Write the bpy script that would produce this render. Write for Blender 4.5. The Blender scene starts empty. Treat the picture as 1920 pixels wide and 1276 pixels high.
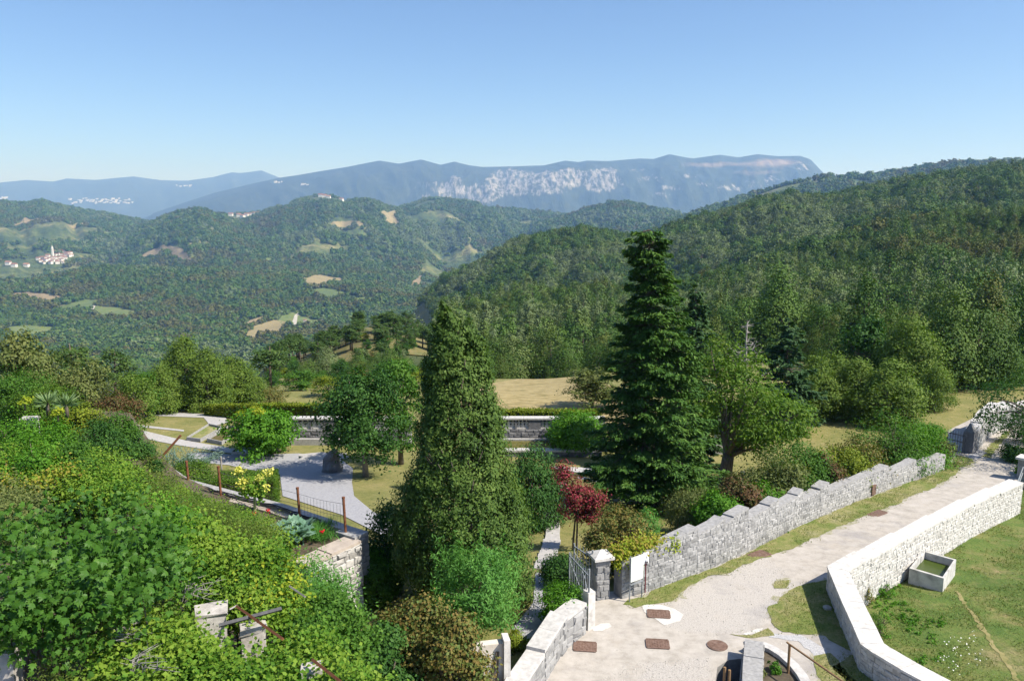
import bpy, math, random
import numpy as np
from mathutils import Vector, geometry

random.seed(7)
rng = np.random.default_rng(7)
SC = bpy.context.scene
COL = SC.collection
R = math.radians

# ------------------------------------------------------------------ camera
EYE = 13.0
FPX = 1493.0                                   # focal length in pixels of a 1920 px wide frame
PIT = math.atan((638 - 395) / FPX)             # the camera looks slightly down
cam = bpy.data.cameras.new('camera')
cam.sensor_width = 36.0
cam.lens = 36.0 * FPX / 1920.0
cam.clip_start = 0.5
cam.clip_end = 120000
camo = bpy.data.objects.new('camera', cam)
camo.location = (0, 0, EYE)
camo.rotation_euler = (math.pi / 2 - PIT, 0, 0)
COL.objects.link(camo)
SC.camera = camo

# ------------------------------------------------------------------ sky, sun, exposure
SUN_EL, SUN_BEHIND = 47.0, 20.0                # sun from the right, a little behind the camera
saz = R(-SUN_BEHIND)
sdir = Vector((math.cos(saz) * math.cos(R(SUN_EL)), math.sin(saz) * math.cos(R(SUN_EL)), math.sin(R(SUN_EL))))
w = bpy.data.worlds.new('World')
SC.world = w
w.use_nodes = True
nt = w.node_tree
sky = nt.nodes.new('ShaderNodeTexSky')
sky.sky_type = 'NISHITA'
sky.sun_disc = False
sky.sun_elevation = R(SUN_EL)
sky.sun_rotation = math.atan2(sdir.x, sdir.y)
sky.altitude = 300
sky.air_density = 0.75
sky.dust_density = 1.2
sky.ozone_density = 6.5
bg = nt.nodes['Background']
bg.inputs['Strength'].default_value = 0.10
nt.links.new(sky.outputs[0], bg.inputs['Color'])
sl = bpy.data.lights.new('sun', 'SUN')
sl.energy = 4.3
sl.angle = R(0.5)
sl.color = (1.0, 0.95, 0.86)
so = bpy.data.objects.new('sun', sl)
so.rotation_euler = sdir.to_track_quat('Z', 'Y').to_euler()
so.location = (40, -10, 60)
COL.objects.link(so)
SC.view_settings.view_transform = 'Standard'
SC.view_settings.look = 'None'
SC.view_settings.exposure = 0.88
SC.view_settings.gamma = 1.0
SC.view_settings.use_curve_mapping = False
SC.render.engine = 'CYCLES'
SC.cycles.max_bounces = 6
SC.cycles.diffuse_bounces = 4
SC.cycles.transparent_max_bounces = 8
SC.cycles.transmission_bounces = 4
SC.cycles.volume_bounces = 1
SC.cycles.use_denoising = True

# ------------------------------------------------------------------ helpers: noise
def _h(ix, iy, s):
    n = (ix.astype(np.int64) * 374761393 + iy.astype(np.int64) * 668265263 + s * 974634777) & 0x7fffffff
    n = ((n ^ (n >> 13)) * 1274126177) & 0x7fffffff
    n = ((n ^ (n >> 16)) * 1911520717) & 0x7fffffff
    return ((n >> 7) & 0xffff) / 65535.0

def vn(x, y, s=0):
    x = np.asarray(x, float); y = np.asarray(y, float)
    ix = np.floor(x); iy = np.floor(y)
    fx = x - ix; fy = y - iy
    fx = fx * fx * (3 - 2 * fx); fy = fy * fy * (3 - 2 * fy)
    a = _h(ix, iy, s); b = _h(ix + 1, iy, s); c = _h(ix, iy + 1, s); d = _h(ix + 1, iy + 1, s)
    return (a * (1 - fx) + b * fx) * (1 - fy) + (c * (1 - fx) + d * fx) * fy * 1.0

def fbm(x, y, o=4, s=0):
    r = 0; a = .5; tot = 0
    for k in range(o):
        r = r + a * vn(np.asarray(x) * 2 ** k + 17.3 * k, np.asarray(y) * 2 ** k - 9.1 * k, s + k); tot += a; a *= .5
    return r / tot

def sst(a, b, x):
    q = np.clip((np.asarray(x, float) - a) / (b - a), 0, 1)
    return q * q * (3 - 2 * q)

# ------------------------------------------------------------------ helpers: objects
def props(o, label=None, cat=None, group=None, kind=None):
    if label: o['label'] = label
    if cat: o['category'] = cat
    if group: o['group'] = group
    if kind: o['kind'] = kind
    return o

def link(o, parent=None):
    COL.objects.link(o)
    if parent is not None: o.parent = parent
    return o

def thing(name, label, cat, loc=(0, 0, 0), group=None, rot=0.0, scale=None):
    o = bpy.data.objects.new(name, None)
    o.empty_display_size = .3
    o.location = loc
    o.rotation_euler = (0, 0, rot)
    if scale is not None: o.scale = scale if hasattr(scale, '__len__') else (scale,) * 3
    props(o, label, cat, group)
    return link(o)

def mk(name, V, F, mat=None, rnd=None, smooth=False):
    V = np.asarray(V, np.float32).reshape(-1, 3)
    me = bpy.data.meshes.new(name)
    me.vertices.add(len(V))
    me.vertices.foreach_set('co', V.ravel())
    if isinstance(F, np.ndarray) and F.ndim == 2:
        n, k = F.shape
        me.loops.add(n * k)
        me.loops.foreach_set('vertex_index', F.astype(np.int32).ravel())
        me.polygons.add(n)
        me.polygons.foreach_set('loop_start', np.arange(0, n * k, k, dtype=np.int32))
    else:
        n = len(F)
        ls = np.array([len(f) for f in F], np.int32)
        me.loops.add(int(ls.sum()))
        me.loops.foreach_set('vertex_index', np.concatenate([np.asarray(f, np.int32) for f in F]))
        me.polygons.add(n)
        me.polygons.foreach_set('loop_start', np.concatenate([[0], np.cumsum(ls)[:-1]]).astype(np.int32))
    me.polygons.foreach_set('use_smooth', np.full(n, bool(smooth)))
    me.update(calc_edges=True)
    if rnd is not None:
        at = me.attributes.new('rnd', 'FLOAT', 'FACE')
        at.data.foreach_set('value', np.asarray(rnd, np.float32))
    if mat is not None: me.materials.append(mat)
    return me

def add(name, me, parent=None, loc=None, **kw):
    o = bpy.data.objects.new(name, me)
    if loc is not None: o.location = loc
    props(o, **kw)
    return link(o, parent)

class MB:
    """collects solid pieces into one mesh"""
    def __init__(s): s.V = []; s.F = []
    def poly(s, vs, fs):
        n = len(s.V); s.V += [tuple(v) for v in vs]; s.F += [tuple(n + i for i in f) for f in fs]; return s
    def box(s, c, d, rz=0.0, jit=0.0):
        cx, cy, cz = c; a, b, h = d[0] / 2, d[1] / 2, d[2] / 2
        co, si = math.cos(rz), math.sin(rz); vs = []
        for z in (-h, h):
            for x, y in ((-a, -b), (a, -b), (a, b), (-a, b)):
                x += random.uniform(-jit, jit); y += random.uniform(-jit, jit)
                vs.append((cx + x * co - y * si, cy + x * si + y * co, cz + z + random.uniform(-jit, jit)))
        return s.poly(vs, [(3, 2, 1, 0), (4, 5, 6, 7), (0, 1, 5, 4), (1, 2, 6, 5), (2, 3, 7, 6), (3, 0, 4, 7)])
    def hexa(s, vs):
        return s.poly(vs, [(3, 2, 1, 0), (4, 5, 6, 7), (0, 1, 5, 4), (1, 2, 6, 5), (2, 3, 7, 6), (3, 0, 4, 7)])
    def tube(s, pts, rs, n=6, cap=True):
        pts = [Vector(p) for p in pts]
        if not hasattr(rs, '__len__'): rs = [rs] * len(pts)
        base = len(s.V); up = None
        for i, p in enumerate(pts):
            d = (pts[min(i + 1, len(pts) - 1)] - pts[max(i - 1, 0)])
            d = d.normalized() if d.length > 1e-9 else Vector((0, 0, 1))
            if up is None or abs(up.dot(d)) > .95: up = Vector((1, 0, 0)) if abs(d.x) < .8 else Vector((0, 1, 0))
            u = d.cross(up).normalized(); v = d.cross(u)
            for k in range(n):
                a = 2 * math.pi * k / n
                q = p + (u * math.cos(a) + v * math.sin(a)) * rs[i]
                s.V.append((q.x, q.y, q.z))
        for i in range(len(pts) - 1):
            for k in range(n):
                a = base + i * n + k; b = base + i * n + (k + 1) % n
                s.F.append((a, a + n, b + n, b))
        if cap:
            s.F.append(tuple(base + k for k in range(n)))
            s.F.append(tuple(base + (len(pts) - 1) * n + k for k in range(n - 1, -1, -1)))
        return s
    def mesh(s, name, mat, smooth=False): return mk(name, s.V, s.F, mat, smooth=smooth)
    def obj(s, name, mat, parent=None, smooth=False, **kw):
        return add(name, s.mesh(name, mat, smooth), parent, **kw)

# ------------------------------------------------------------------ materials
def newmat(name):
    m = bpy.data.materials.new(name); m.use_nodes = True
    t = m.node_tree; t.nodes.clear()
    out = t.nodes.new('ShaderNodeOutputMaterial')
    return m, t, out

def N(t, kind, **kw):
    n = t.nodes.new(kind)
    for k, v in kw.items():
        if k.startswith('i_'):
            key = k[2:]
            n.inputs[int(key) if key.isdigit() else key.replace('_', ' ')].default_value = v
        else: setattr(n, k, v)
    return n

def ramp(t, fac, stops):
    r = t.nodes.new('ShaderNodeValToRGB')
    el = r.color_ramp.elements
    while len(el) > 1: el.remove(el[-1])
    el[0].position = stops[0][0]; el[0].color = (*stops[0][1], 1)
    for p, c in stops[1:]:
        e = el.new(p); e.color = (*c, 1)
    t.links.new(fac, r.inputs[0]); return r.outputs[0]

def pos(t, scale=1.0):
    g = t.nodes.new('ShaderNodeNewGeometry')
    if scale == 1.0: return g.outputs['Position']
    m = t.nodes.new('ShaderNodeVectorMath'); m.operation = 'MULTIPLY'
    m.inputs[1].default_value = scale if hasattr(scale, '__len__') else (scale,) * 3
    t.links.new(g.outputs['Position'], m.inputs[0]); return m.outputs[0]

def noi(t, scale, detail=4, rough=.6, sv=1.0, out=0):
    n = t.nodes.new('ShaderNodeTexNoise')
    n.inputs['Scale'].default_value = scale; n.inputs['Detail'].default_value = detail; n.inputs['Roughness'].default_value = rough
    t.links.new(pos(t, sv), n.inputs['Vector']); return n.outputs[out]

def mixc(t, fac, a, b, mode='MIX'):
    m = t.nodes.new('ShaderNodeMix'); m.data_type = 'RGBA'; m.blend_type = mode
    for sock, val in ((m.inputs[0], fac), (m.inputs[6], a), (m.inputs[7], b)):
        if isinstance(val, bpy.types.NodeSocket): t.links.new(val, sock)
        elif isinstance(val, (int, float)): sock.default_value = val
        else: sock.default_value = (*val, 1)
    return m.outputs[2]

def maths(t, op, a, b=None, c=None):
    m = t.nodes.new('ShaderNodeMath'); m.operation = op
    for i, v in enumerate((a, b, c)):
        if v is None: continue
        if isinstance(v, bpy.types.NodeSocket): t.links.new(v, m.inputs[i])
        else: m.inputs[i].default_value = v
    return m.outputs[0]

def mrange(t, v, a, b, c=0.0, d=1.0):
    m = t.nodes.new('ShaderNodeMapRange')
    t.links.new(v, m.inputs[0])
    for i, q in enumerate((a, b, c, d)): m.inputs[i + 1].default_value = q
    return m.outputs[0]

def attr(t, name, typ='GEOMETRY'):
    a = t.nodes.new('ShaderNodeAttribute'); a.attribute_name = name; a.attribute_type = typ
    return a.outputs['Fac']

def bsdf(t, out, col, rough=.9, bump=None, bstr=.5, bdist=.02, spec=.3, metal=0.0):
    b = t.nodes.new('ShaderNodeBsdfPrincipled')
    if isinstance(col, bpy.types.NodeSocket): t.links.new(col, b.inputs['Base Color'])
    else: b.inputs['Base Color'].default_value = (*col, 1)
    b.inputs['Roughness'].default_value = rough
    b.inputs['Specular IOR Level'].default_value = spec
    b.inputs['Metallic'].default_value = metal
    if bump is not None:
        k = t.nodes.new('ShaderNodeBump'); k.inputs['Strength'].default_value = bstr; k.inputs['Distance'].default_value = bdist
        t.links.new(bump, k.inputs['Height']); t.links.new(k.outputs[0], b.inputs['Normal'])
    t.links.new(b.outputs[0], out.inputs[0]); return b

def simple(name, stops, scale=3.0, detail=5, rough=.9, bump=.3, bdist=.02, spec=.3, metal=0.0, lo=.3, hi=.7, sv=1.0):
    """noise-coloured solid material; stops is a list of colours"""
    m, t, out = newmat(name)
    n = noi(t, scale, detail, sv=sv)
    c = ramp(t, n, [(lo + (hi - lo) * i / max(1, len(stops) - 1), s) for i, s in enumerate(stops)])
    bsdf(t, out, c, rough, n if bump else None, bump, bdist, spec, metal)
    return m

def leafmat(name, cols, trans=.3, tcol=None, rough=.6, nscale=.9, spec=.16, tint=None):
    """leaf colour varies from leaf to leaf ('rnd'), by clump (noise) and by plant ('tint')"""
    m, t, out = newmat(name)
    rn = attr(t, 'rnd')
    nz = noi(t, nscale, 3)
    f = maths(t, 'ADD', maths(t, 'MULTIPLY', rn, .52), maths(t, 'MULTIPLY', mrange(t, nz, .32, .68), .48))
    c = ramp(t, f, [(i / (len(cols) - 1), k) for i, k in enumerate(cols)])
    if tint:
        ti = attr(t, 'tint', 'INSTANCER')
        tc = ramp(t, ti, tint)
        c = mixc(t, .62, c, tc)
    b = t.nodes.new('ShaderNodeBsdfPrincipled')
    t.links.new(c, b.inputs['Base Color'])
    b.inputs['Roughness'].default_value = rough
    b.inputs['Specular IOR Level'].default_value = spec
    if trans > 0:
        tr = t.nodes.new('ShaderNodeBsdfTranslucent')
        hc = mixc(t, 1.0, c, tcol or (1.3, 1.5, .5), 'MULTIPLY')
        t.links.new(hc, tr.inputs[0])
        mx = t.nodes.new('ShaderNodeMixShader'); mx.inputs[0].default_value = trans
        t.links.new(b.outputs[0], mx.inputs[1]); t.links.new(tr.outputs[0], mx.inputs[2])
        t.links.new(mx.outputs[0], out.inputs[0])
    else: t.links.new(b.outputs[0], out.inputs[0])
    return m
# ------------------------------------------------------------------ picture geometry -> world
CP, SP = math.cos(PIT), math.sin(PIT)
def kz(v): return math.tan(math.atan(-(v - 638) / FPX) - PIT)          # rise per metre forward
def tt(u, v): return ((u - 960) / FPX) / (CP - (v - 638) / FPX * SP)   # sideways per metre forward

def arr(*pts): return np.array(pts, float)

# the ground between the two road walls
def zroad(x, y): return -0.08 * np.maximum(0, np.asarray(y, float) - 27.0)
def zlawn(x, y): return -0.85 - 0.06 * np.maximum(0, np.asarray(y, float) - 27.0) + .12 * (fbm(np.asarray(x) * .35, np.asarray(y) * .35, 3, 5) - .5)
# left edge of the road: front wall, gate, garden wall
WALLX = arr((-1.6, 8), (-.9, 17.6), (.9, 20.5), (2.3, 23.1), (3.32, 25.06), (4.71, 25.83), (7.55, 27.91), (9.19, 29.45), (12.48, 32.78),
            (16.29, 36.26), (20.63, 39.88), (24.19, 42.74), (28.6, 49.5), (36, 58), (44, 66))
def xwall(y): return np.interp(y, WALLX[:, 1], WALLX[:, 0])

# table of the ground from the garden out to the near ridge, (u column) x (forward distance)
TY = np.array([60, 78, 100, 150, 200, 300, 420, 520, 700, 900], float)
TU = np.array([-500, 0, 300, 550, 700, 850, 1000, 1200, 1500, 1800, 1950, 2400], float)
TZ = np.array([
    [-4, -7, -12, -30, -50, -85, -120, -140, -180, -210],
    [-4, -7, -12, -30, -48, -85, -120, -140, -180, -210],
    [-4, -5.5, -12, -28, -46, -85, -120, -140, -180, -210],
    [-4, -5, -9, -18, -24, -70, -110, -140, -180, -205],
    [-4, -5, -9, -16, -16.5, -50, -90, -125, -170, -195],
    [-4, -5, -8, -17, -21, -38, -46, -80, -130, -170],
    [-4, -5.2, -8, -25, -28, -33, -36, -70, -110, -150],
    [-4, -4.8, -7, -20, -27, -31, -30, -55, -80, -100],
    [-4, -4.5, -6, -18, -22, -20, -12, -22, -40, -50],
    [-3.2, -4.5, -8, -16, -18, -11, 5, -5, -20, -20],
    [-3, -4.5, -8, -16, -17, -8, 11, 0, -10, -10],
    [-3, -4, -6, -12, -12, 0, 28, 15, 5, 5]], float)

def ztable(t, y):
    u = 960 + FPX * t
    ui = np.clip(np.searchsorted(TU, u) - 1, 0, len(TU) - 2); fu = np.clip((u - TU[ui]) / (TU[ui + 1] - TU[ui]), 0, 1)
    yi = np.clip(np.searchsorted(TY, y) - 1, 0, len(TY) - 2); fy = np.clip((y - TY[yi]) / (TY[yi + 1] - TY[yi]), 0, 1)
    fu = fu * fu * (3 - 2 * fu)
    return (TZ[ui, yi] * (1 - fu) + TZ[ui + 1, yi] * fu) * (1 - fy) + (TZ[ui, yi + 1] * (1 - fu) + TZ[ui + 1, yi + 1] * fu) * fy

class Ridge:
    def __init__(s, dist, f, fb, pts, trees=0.0, rough=.25, wl=.12, seed=0):
        s.d, s.f, s.fb, s.rough, s.wl, s.seed = dist, f, fb, rough, wl, seed
        s.t = np.array([tt(u, v) for u, v in pts]); s.z = np.array([EYE + dist * kz(v) - trees for u, v in pts])
    def h(s, t, y, base):
        c = np.interp(t, s.t, s.z)
        up = np.maximum(c - base, 0) * sst(0, .03, t - s.t[0]) * sst(0, .03, s.t[-1] - t)
        q = y / s.d
        wob = (fbm(t / s.wl, q * 2.2 / s.f, 4, s.seed) - .5)
        a = np.clip((q - (1 - s.f)) / s.f, 0, 1); b = np.clip(1 - (q - 1) / s.fb, 0, 1)
        sh = np.where(q < 1, a ** 1.15 * (1.6 - .6 * a), b * b * (3 - 2 * b))
        rid = 1 - np.abs(2 * fbm(t / s.wl * 1.4 + q * .8 / s.f, q * 1.6 / s.f, 4, s.seed + 11) - 1)
        sh = sh + np.where(q < 1, 4 * sh * (1 - sh), 0) * (wob * s.rough * 1.3 + (rid - .75) * s.rough)
        return base + up * np.clip(sh, 0, 1.0)

RIDGES = [
    Ridge(20000, .22, .2, [(-500, 350), (-200, 345), (0, 342), (50, 337), (100, 340), (125, 334), (180, 337), (250, 330), (300, 337), (350, 338), (400, 331), (435, 322), (450, 324), (490, 319), (525, 333), (560, 345), (640, 380)], 0, .2, .05, 1),
    Ridge(12500, .26, .3, [(250, 412), (330, 385), (400, 362), (470, 345), (525, 333), (560, 328), (600, 321), (650, 313), (690, 305), (712, 301), (748, 307), (768, 303), (790, 299), (826, 309), (852, 303), (880, 310), (905, 313), (960, 312), (1020, 310), (1060, 301), (1085, 304), (1100, 301), (1140, 302), (1200, 297), (1225, 298), (1255, 289), (1285, 295), (1300, 297), (1350, 290), (1385, 295), (1420, 289), (1460, 293), (1500, 292), (1520, 299), (1535, 315), (1548, 328), (1580, 360), (1640, 400)], 0, .22, .05, 2),
    Ridge(5000, .42, .4, [(-500, 360), (-200, 368), (-100, 376), (0, 377), (40, 381), (80, 376), (110, 384), (150, 392), (200, 400), (290, 418), (340, 445)], 8, .3, .05, 3),
    Ridge(4000, .33, .4, [(200, 460), (240, 436), (280, 418), (310, 406), (340, 395), (370, 391), (385, 392), (400, 398), (425, 408), (470, 425), (540, 455)], 8, .3, .05, 4),
    Ridge(4800, .3, .3, [(380, 430), (400, 410), (420, 402), (450, 400), (470, 399), (490, 398), (520, 401), (560, 420)], 8, .2, .05, 5),
    Ridge(4600, .36, .4, [(400, 440), (440, 418), (480, 402), (520, 388), (560, 375), (590, 367), (612, 364), (645, 374), (670, 373), (700, 375), (725, 384), (760, 398), (800, 420), (840, 440)], 8, .3, .05, 6),
    Ridge(5200, .36, .4, [(660, 420), (700, 402), (740, 391), (770, 383), (800, 372), (825, 371), (870, 376), (930, 388), (1000, 395), (1060, 402), (1120, 412), (1180, 430)], 8, .3, .05, 7),
    Ridge(4200, .34, .4, [(960, 440), (1000, 422), (1060, 405), (1100, 391), (1150, 378), (1200, 381), (1260, 395), (1290, 403), (1400, 430)], 8, .3, .05, 8),
    Ridge(3200, .42, .4, [(1140, 460), (1200, 430), (1290, 403), (1380, 375), (1470, 345), (1545, 330), (1620, 328), (1680, 322), (1740, 310), (1795, 305), (1870, 304), (1920, 298), (2100, 280), (2500, 270)], 8, .3, .05, 9),
    Ridge(1050, .42, .4, [(690, 650), (760, 592), (790, 562), (830, 523), (900, 483), (960, 451), (1020, 432), (1080, 427), (1150, 434), (1185, 441), (1225, 431), (1290, 412), (1400, 380), (1480, 362), (1560, 362), (1640, 347), (1720, 332), (1800, 317), (1880, 307), (1920, 304), (2200, 275), (2600, 262)], 8.5, .25, .06, 10),
]
MOUNDS = [(tt(103, 492), 3900, 150, 62), (tt(30, 500), 3700, 200, 20), (tt(330, 560), 2500, 420, 55), (tt(650, 500), 2900, 380, 60), (tt(480, 530), 2300, 350, 45), (tt(120, 560), 2400, 420, 40), (tt(560, 480), 3200, 300, 50), (tt(700, 560), 2200, 260, 35)]

def zt(x, y):
    """height of the natural ground everywhere in front of the viewpoint"""
    x = np.asarray(x, float); y = np.asarray(y, float)
    yy = np.maximum(y, 1.0); t = x / yy
    g = np.interp(y, [0, 26, 50, 57], [-.07, -.07, -3.6, -3.9])
    base = ztable(t, np.clip(yy, 60, 900))
    far = np.interp(yy, [900, 1500, 2500, 5500, 8000, 10000, 20000, 30000], [-236, -244, -258, -235, -200, -150, -60, -60])
    w2 = sst(900, 1500, yy)
    z = np.where(yy < 900, base, base * (1 - w2) + far * w2)
    amp = np.interp(yy, [60, 150, 300, 900, 2000, 8000, 20000], [0, 1.2, 5, 16, 82, 95, 60])
    wl = np.interp(yy, [60, 300, 1000, 3000], [22, 60, 170, 420])
    z = z + amp * (fbm(x / 420, y / 420, 4, 31) - .5) * sst(500, 1500, yy) + np.minimum(amp, 8) * (fbm(x / 48, y / 48, 3, 33) - .5) * 1.2 * (1 - sst(700, 1500, yy)) + np.interp(yy, [150, 260, 600, 1400], [0, 14, 34, 0]) * (fbm(x / 130, y / 130, 3, 35) - .5) * (1 - sst(700, 1500, yy))
    for mt, my, mr, mh in MOUNDS:
        z = z + mh * np.exp(-((x - mt * my) ** 2 + (y - my) ** 2) / (2 * (mr * .6) ** 2))
    b0 = z
    for rg in RIDGES: z = np.maximum(z, rg.h(t, yy, b0))
    w1 = sst(55, 72, yy)
    z = g * (1 - w1) + z * w1
    drop = sst(.5, .95, x - xwall(y)) * (1 - sst(52, 62, y)) * 2.4     # lowered under the road, courtyard and lawn
    return z - drop

YS = np.concatenate([np.geomspace(6, 900, 700), np.geomspace(905, 30000, 900)])
def hit(u, v, zf=None, ymin=6.0, ymax=1e9):
    """where the line of sight through a picture point meets the ground"""
    t, k = tt(u, v), kz(v)
    ys = YS[(YS >= ymin) & (YS <= ymax)]
    d = (zf or zt)(t * ys, ys) - (EYE + k * ys)
    i = np.argmax(d > 0)
    if d[i] <= 0: i = len(ys) - 1
    if i == 0: y = ys[0]
    else: y = ys[i - 1] + (ys[i] - ys[i - 1]) * (-d[i - 1]) / (d[i] - d[i - 1])
    return np.array((t * y, y, float((zf or zt)(np.array([t * y]), np.array([y]))[0])))
def atz(u, v, z):
    y = (z - EYE) / kz(v); return np.array((tt(u, v) * y, y, z))
def aty(u, v, y): return np.array((tt(u, v) * y, y, EYE + kz(v) * y))
def mpp(p): return (p[1] * CP - (p[2] - EYE) * SP) / FPX               # metres per picture pixel at a point
def inpoly(x, y, poly):
    x = np.asarray(x); y = np.asarray(y); r = np.zeros(x.shape, bool); n = len(poly)
    for i in range(n):
        x0, y0 = poly[i][:2]; x1, y1 = poly[(i + 1) % n][:2]
        if y0 == y1: continue
        c = ((y0 > y) != (y1 > y)) & (x < (x1 - x0) * (y - y0) / (y1 - y0) + x0); r ^= c
    return r

# ------------------------------------------------------------------ draped sheets
def patch(name, poly, zf, off, mat, cell=.5, rag=0.0, ragl=.8, holes=(), skirt=0.0, kind='structure', seed=0, **kw):
    """a sheet of ground over a plan outline, draped on zf"""
    P = [np.array(p[:2], float) for p in poly]; out = []
    step = max(cell * .6, .06)
    for i in range(len(P)):
        a, b = P[i], P[(i + 1) % len(P)]; n = max(1, int(np.linalg.norm(b - a) / step))
        for k in range(n): out.append(a + (b - a) * k / n)
    out = np.array(out)
    if rag:
        out = out + rag * 2 * np.stack([fbm(out[:, 0] / ragl, out[:, 1] / ragl, 5, 3 + seed) - .5, fbm(out[:, 0] / ragl + 50, out[:, 1] / ragl, 5, 4 + seed) - .5], 1)
    lo, hi = out.min(0), out.max(0)
    gx, gy = np.meshgrid(np.arange(lo[0], hi[0], cell), np.arange(lo[1], hi[1], cell))
    g = np.stack([gx.ravel(), gy.ravel()], 1) + rng.uniform(-.2, .2, (gx.size, 2)) * cell
    g = g[inpoly(g[:, 0], g[:, 1], out)]
    nb = len(out)
    pts = [Vector(p) for p in out] + [Vector(p) for p in g]
    edges = [(i, (i + 1) % nb) for i in range(nb)]
    for hp in holes:
        n0 = len(pts); pts += [Vector(p[:2]) for p in hp]; edges += [(n0 + i, n0 + (i + 1) % len(hp)) for i in range(len(hp))]
    v2, e2, f2, *_ = geometry.delaunay_2d_cdt(pts, edges, [], 0, 1e-5)
    v2 = np.array([(p.x, p.y) for p in v2])
    F = np.array([f for f in f2 if len(f) == 3], np.int64)
    a, b, c = v2[F[:, 0]], v2[F[:, 1]], v2[F[:, 2]]
    cen = (a + b + c) / 3
    keep = inpoly(cen[:, 0], cen[:, 1], out)
    for hpoly in holes: keep &= ~inpoly(cen[:, 0], cen[:, 1], hpoly)
    F = F[keep]
    a, b, c = v2[F[:, 0]], v2[F[:, 1]], v2[F[:, 2]]
    flip = (b[:, 0] - a[:, 0]) * (c[:, 1] - a[:, 1]) - (b[:, 1] - a[:, 1]) * (c[:, 0] - a[:, 0]) < 0
    F[flip] = F[flip][:, ::-1]
    V = np.column_stack([v2, zf(v2[:, 0], v2[:, 1]) + off])
    F = [tuple(f) for f in F]
    if skirt:
        n0 = len(V); zb = zf(out[:, 0], out[:, 1]) + off
        V = np.vstack([V, np.column_stack([out, zb]), np.column_stack([out, zb - skirt])])
        for i in range(nb):
            j = (i + 1) % nb; F.append((n0 + i, n0 + j, n0 + nb + j, n0 + nb + i))
    o = add(name, mk(name, V, F, mat, smooth=not skirt), **kw)
    if kind: o['kind'] = kind
    return o

# ------------------------------------------------------------------ land materials
def mat_ground():
    m, t, out = newmat('garden_turf')
    a = noi(t, .35, 5); b = noi(t, 9, 6, .7); d = noi(t, 2.2, 5, .65)
    c = ramp(t, a, [(.32, (.115, .145, .035)), (.46, (.20, .20, .06)), (.60, (.30, .26, .10)), (.72, (.36, .29, .14))])
    c2 = ramp(t, d, [(.3, (.10, .13, .03)), (.55, (.25, .22, .08)), (.75, (.36, .30, .15))])
    c = mixc(t, .5, c, c2)
    c = mixc(t, mrange(t, b, .35, .7, 0, .5), c, (.08, .10, .025))
    bsdf(t, out, c, .95, b, .8, .05); return m
def mat_hillside():
    m, t, out = newmat('hillside_floor')
    a = noi(t, .03, 5); b = noi(t, .4, 5)
    c = ramp(t, a, [(.35, (.035, .055, .018)), (.55, (.07, .085, .03)), (.7, (.16, .14, .06))])
    c = mixc(t, mrange(t, b, .4, .7, 0, .4), c, (.03, .045, .015))
    bsdf(t, out, c, .95); return m
def mat_valley():
    m, t, out = newmat('valley_land')
    a = noi(t, .0042, 7, .66); b = noi(t, .03, 5, .7); d = noi(t, .0065, 3)
    c = ramp(t, a, [(.34, (.04, .07, .022)), (.46, (.07, .11, .03)), (.54, (.13, .16, .05)), (.61, (.24, .23, .09)), (.70, (.38, .32, .17))])
    c = mixc(t, mrange(t, b, .42, .62, 0, .75), c, (.032, .055, .02))
    bsdf(t, out, c, .95, b, 1.0, 18); return m
def mat_mountain():
    m, t, out = newmat('mountain_rock_and_wood')
    rock = attr(t, 'rock'); pale = attr(t, 'pale')
    b = noi(t, .004, 6, .75, (1, .35, 2.0)); s = noi(t, .011, 6, .8, (1.6, .3, .42))
    wood = ramp(t, b, [(.3, (.02, .032, .018)), (.55, (.035, .05, .026)), (.7, (.06, .07, .04))])
    stone = ramp(t, s, [(.34, (.07, .08, .065)), (.48, (.18, .175, .165)), (.64, (.36, .345, .32))])
    k = mrange(t, maths(t, 'ADD', rock, maths(t, 'MULTIPLY', maths(t, 'SUBTRACT', s, .5), 2.0)), .45, .60)
    c = mixc(t, k, wood, stone)
    p = mrange(t, maths(t, 'ADD', pale, maths(t, 'SUBTRACT', b, .5)), .4, .8, 0, .8)
    c = mixc(t, p, c, (.30, .23, .17))
    bsdf(t, out, c, .95, s, 1.0, 40); return m

# ------------------------------------------------------------------ the land: one fan of ground in four rings
TT = np.concatenate([np.linspace(-1.15, -.72, 40)[:-1], np.linspace(-.72, .72, 560), np.linspace(.72, 1.15, 40)[1:]])
def land(name, ys, mat, extra=None):
    T, Y = np.meshgrid(TT, ys)
    X = T * Y
    Z = zt(X, Y)
    V = np.column_stack([X.ravel(), Y.ravel(), Z.ravel()])
    nc, nr = len(TT), len(ys)
    i = (np.arange(nr - 1)[:, None] * nc + np.arange(nc - 1)[None]).ravel()
    F = np.column_stack([i, i + 1, i + nc + 1, i + nc])
    me = mk(name, V, F, mat, smooth=True)
    if extra:
        for k, f in extra.items():
            at = me.attributes.new(k, 'FLOAT', 'POINT'); at.data.foreach_set('value', f(T, Y, Z).ravel().astype(np.float32))
    return add(name, me, kind='structure')
def picuv(T, Y, Z):
    k = (Z - EYE) / Y; b = np.tan(np.arctan(k) + PIT)
    return 960 + FPX * T * (CP + b * SP), 638 - FPX * b
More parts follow.
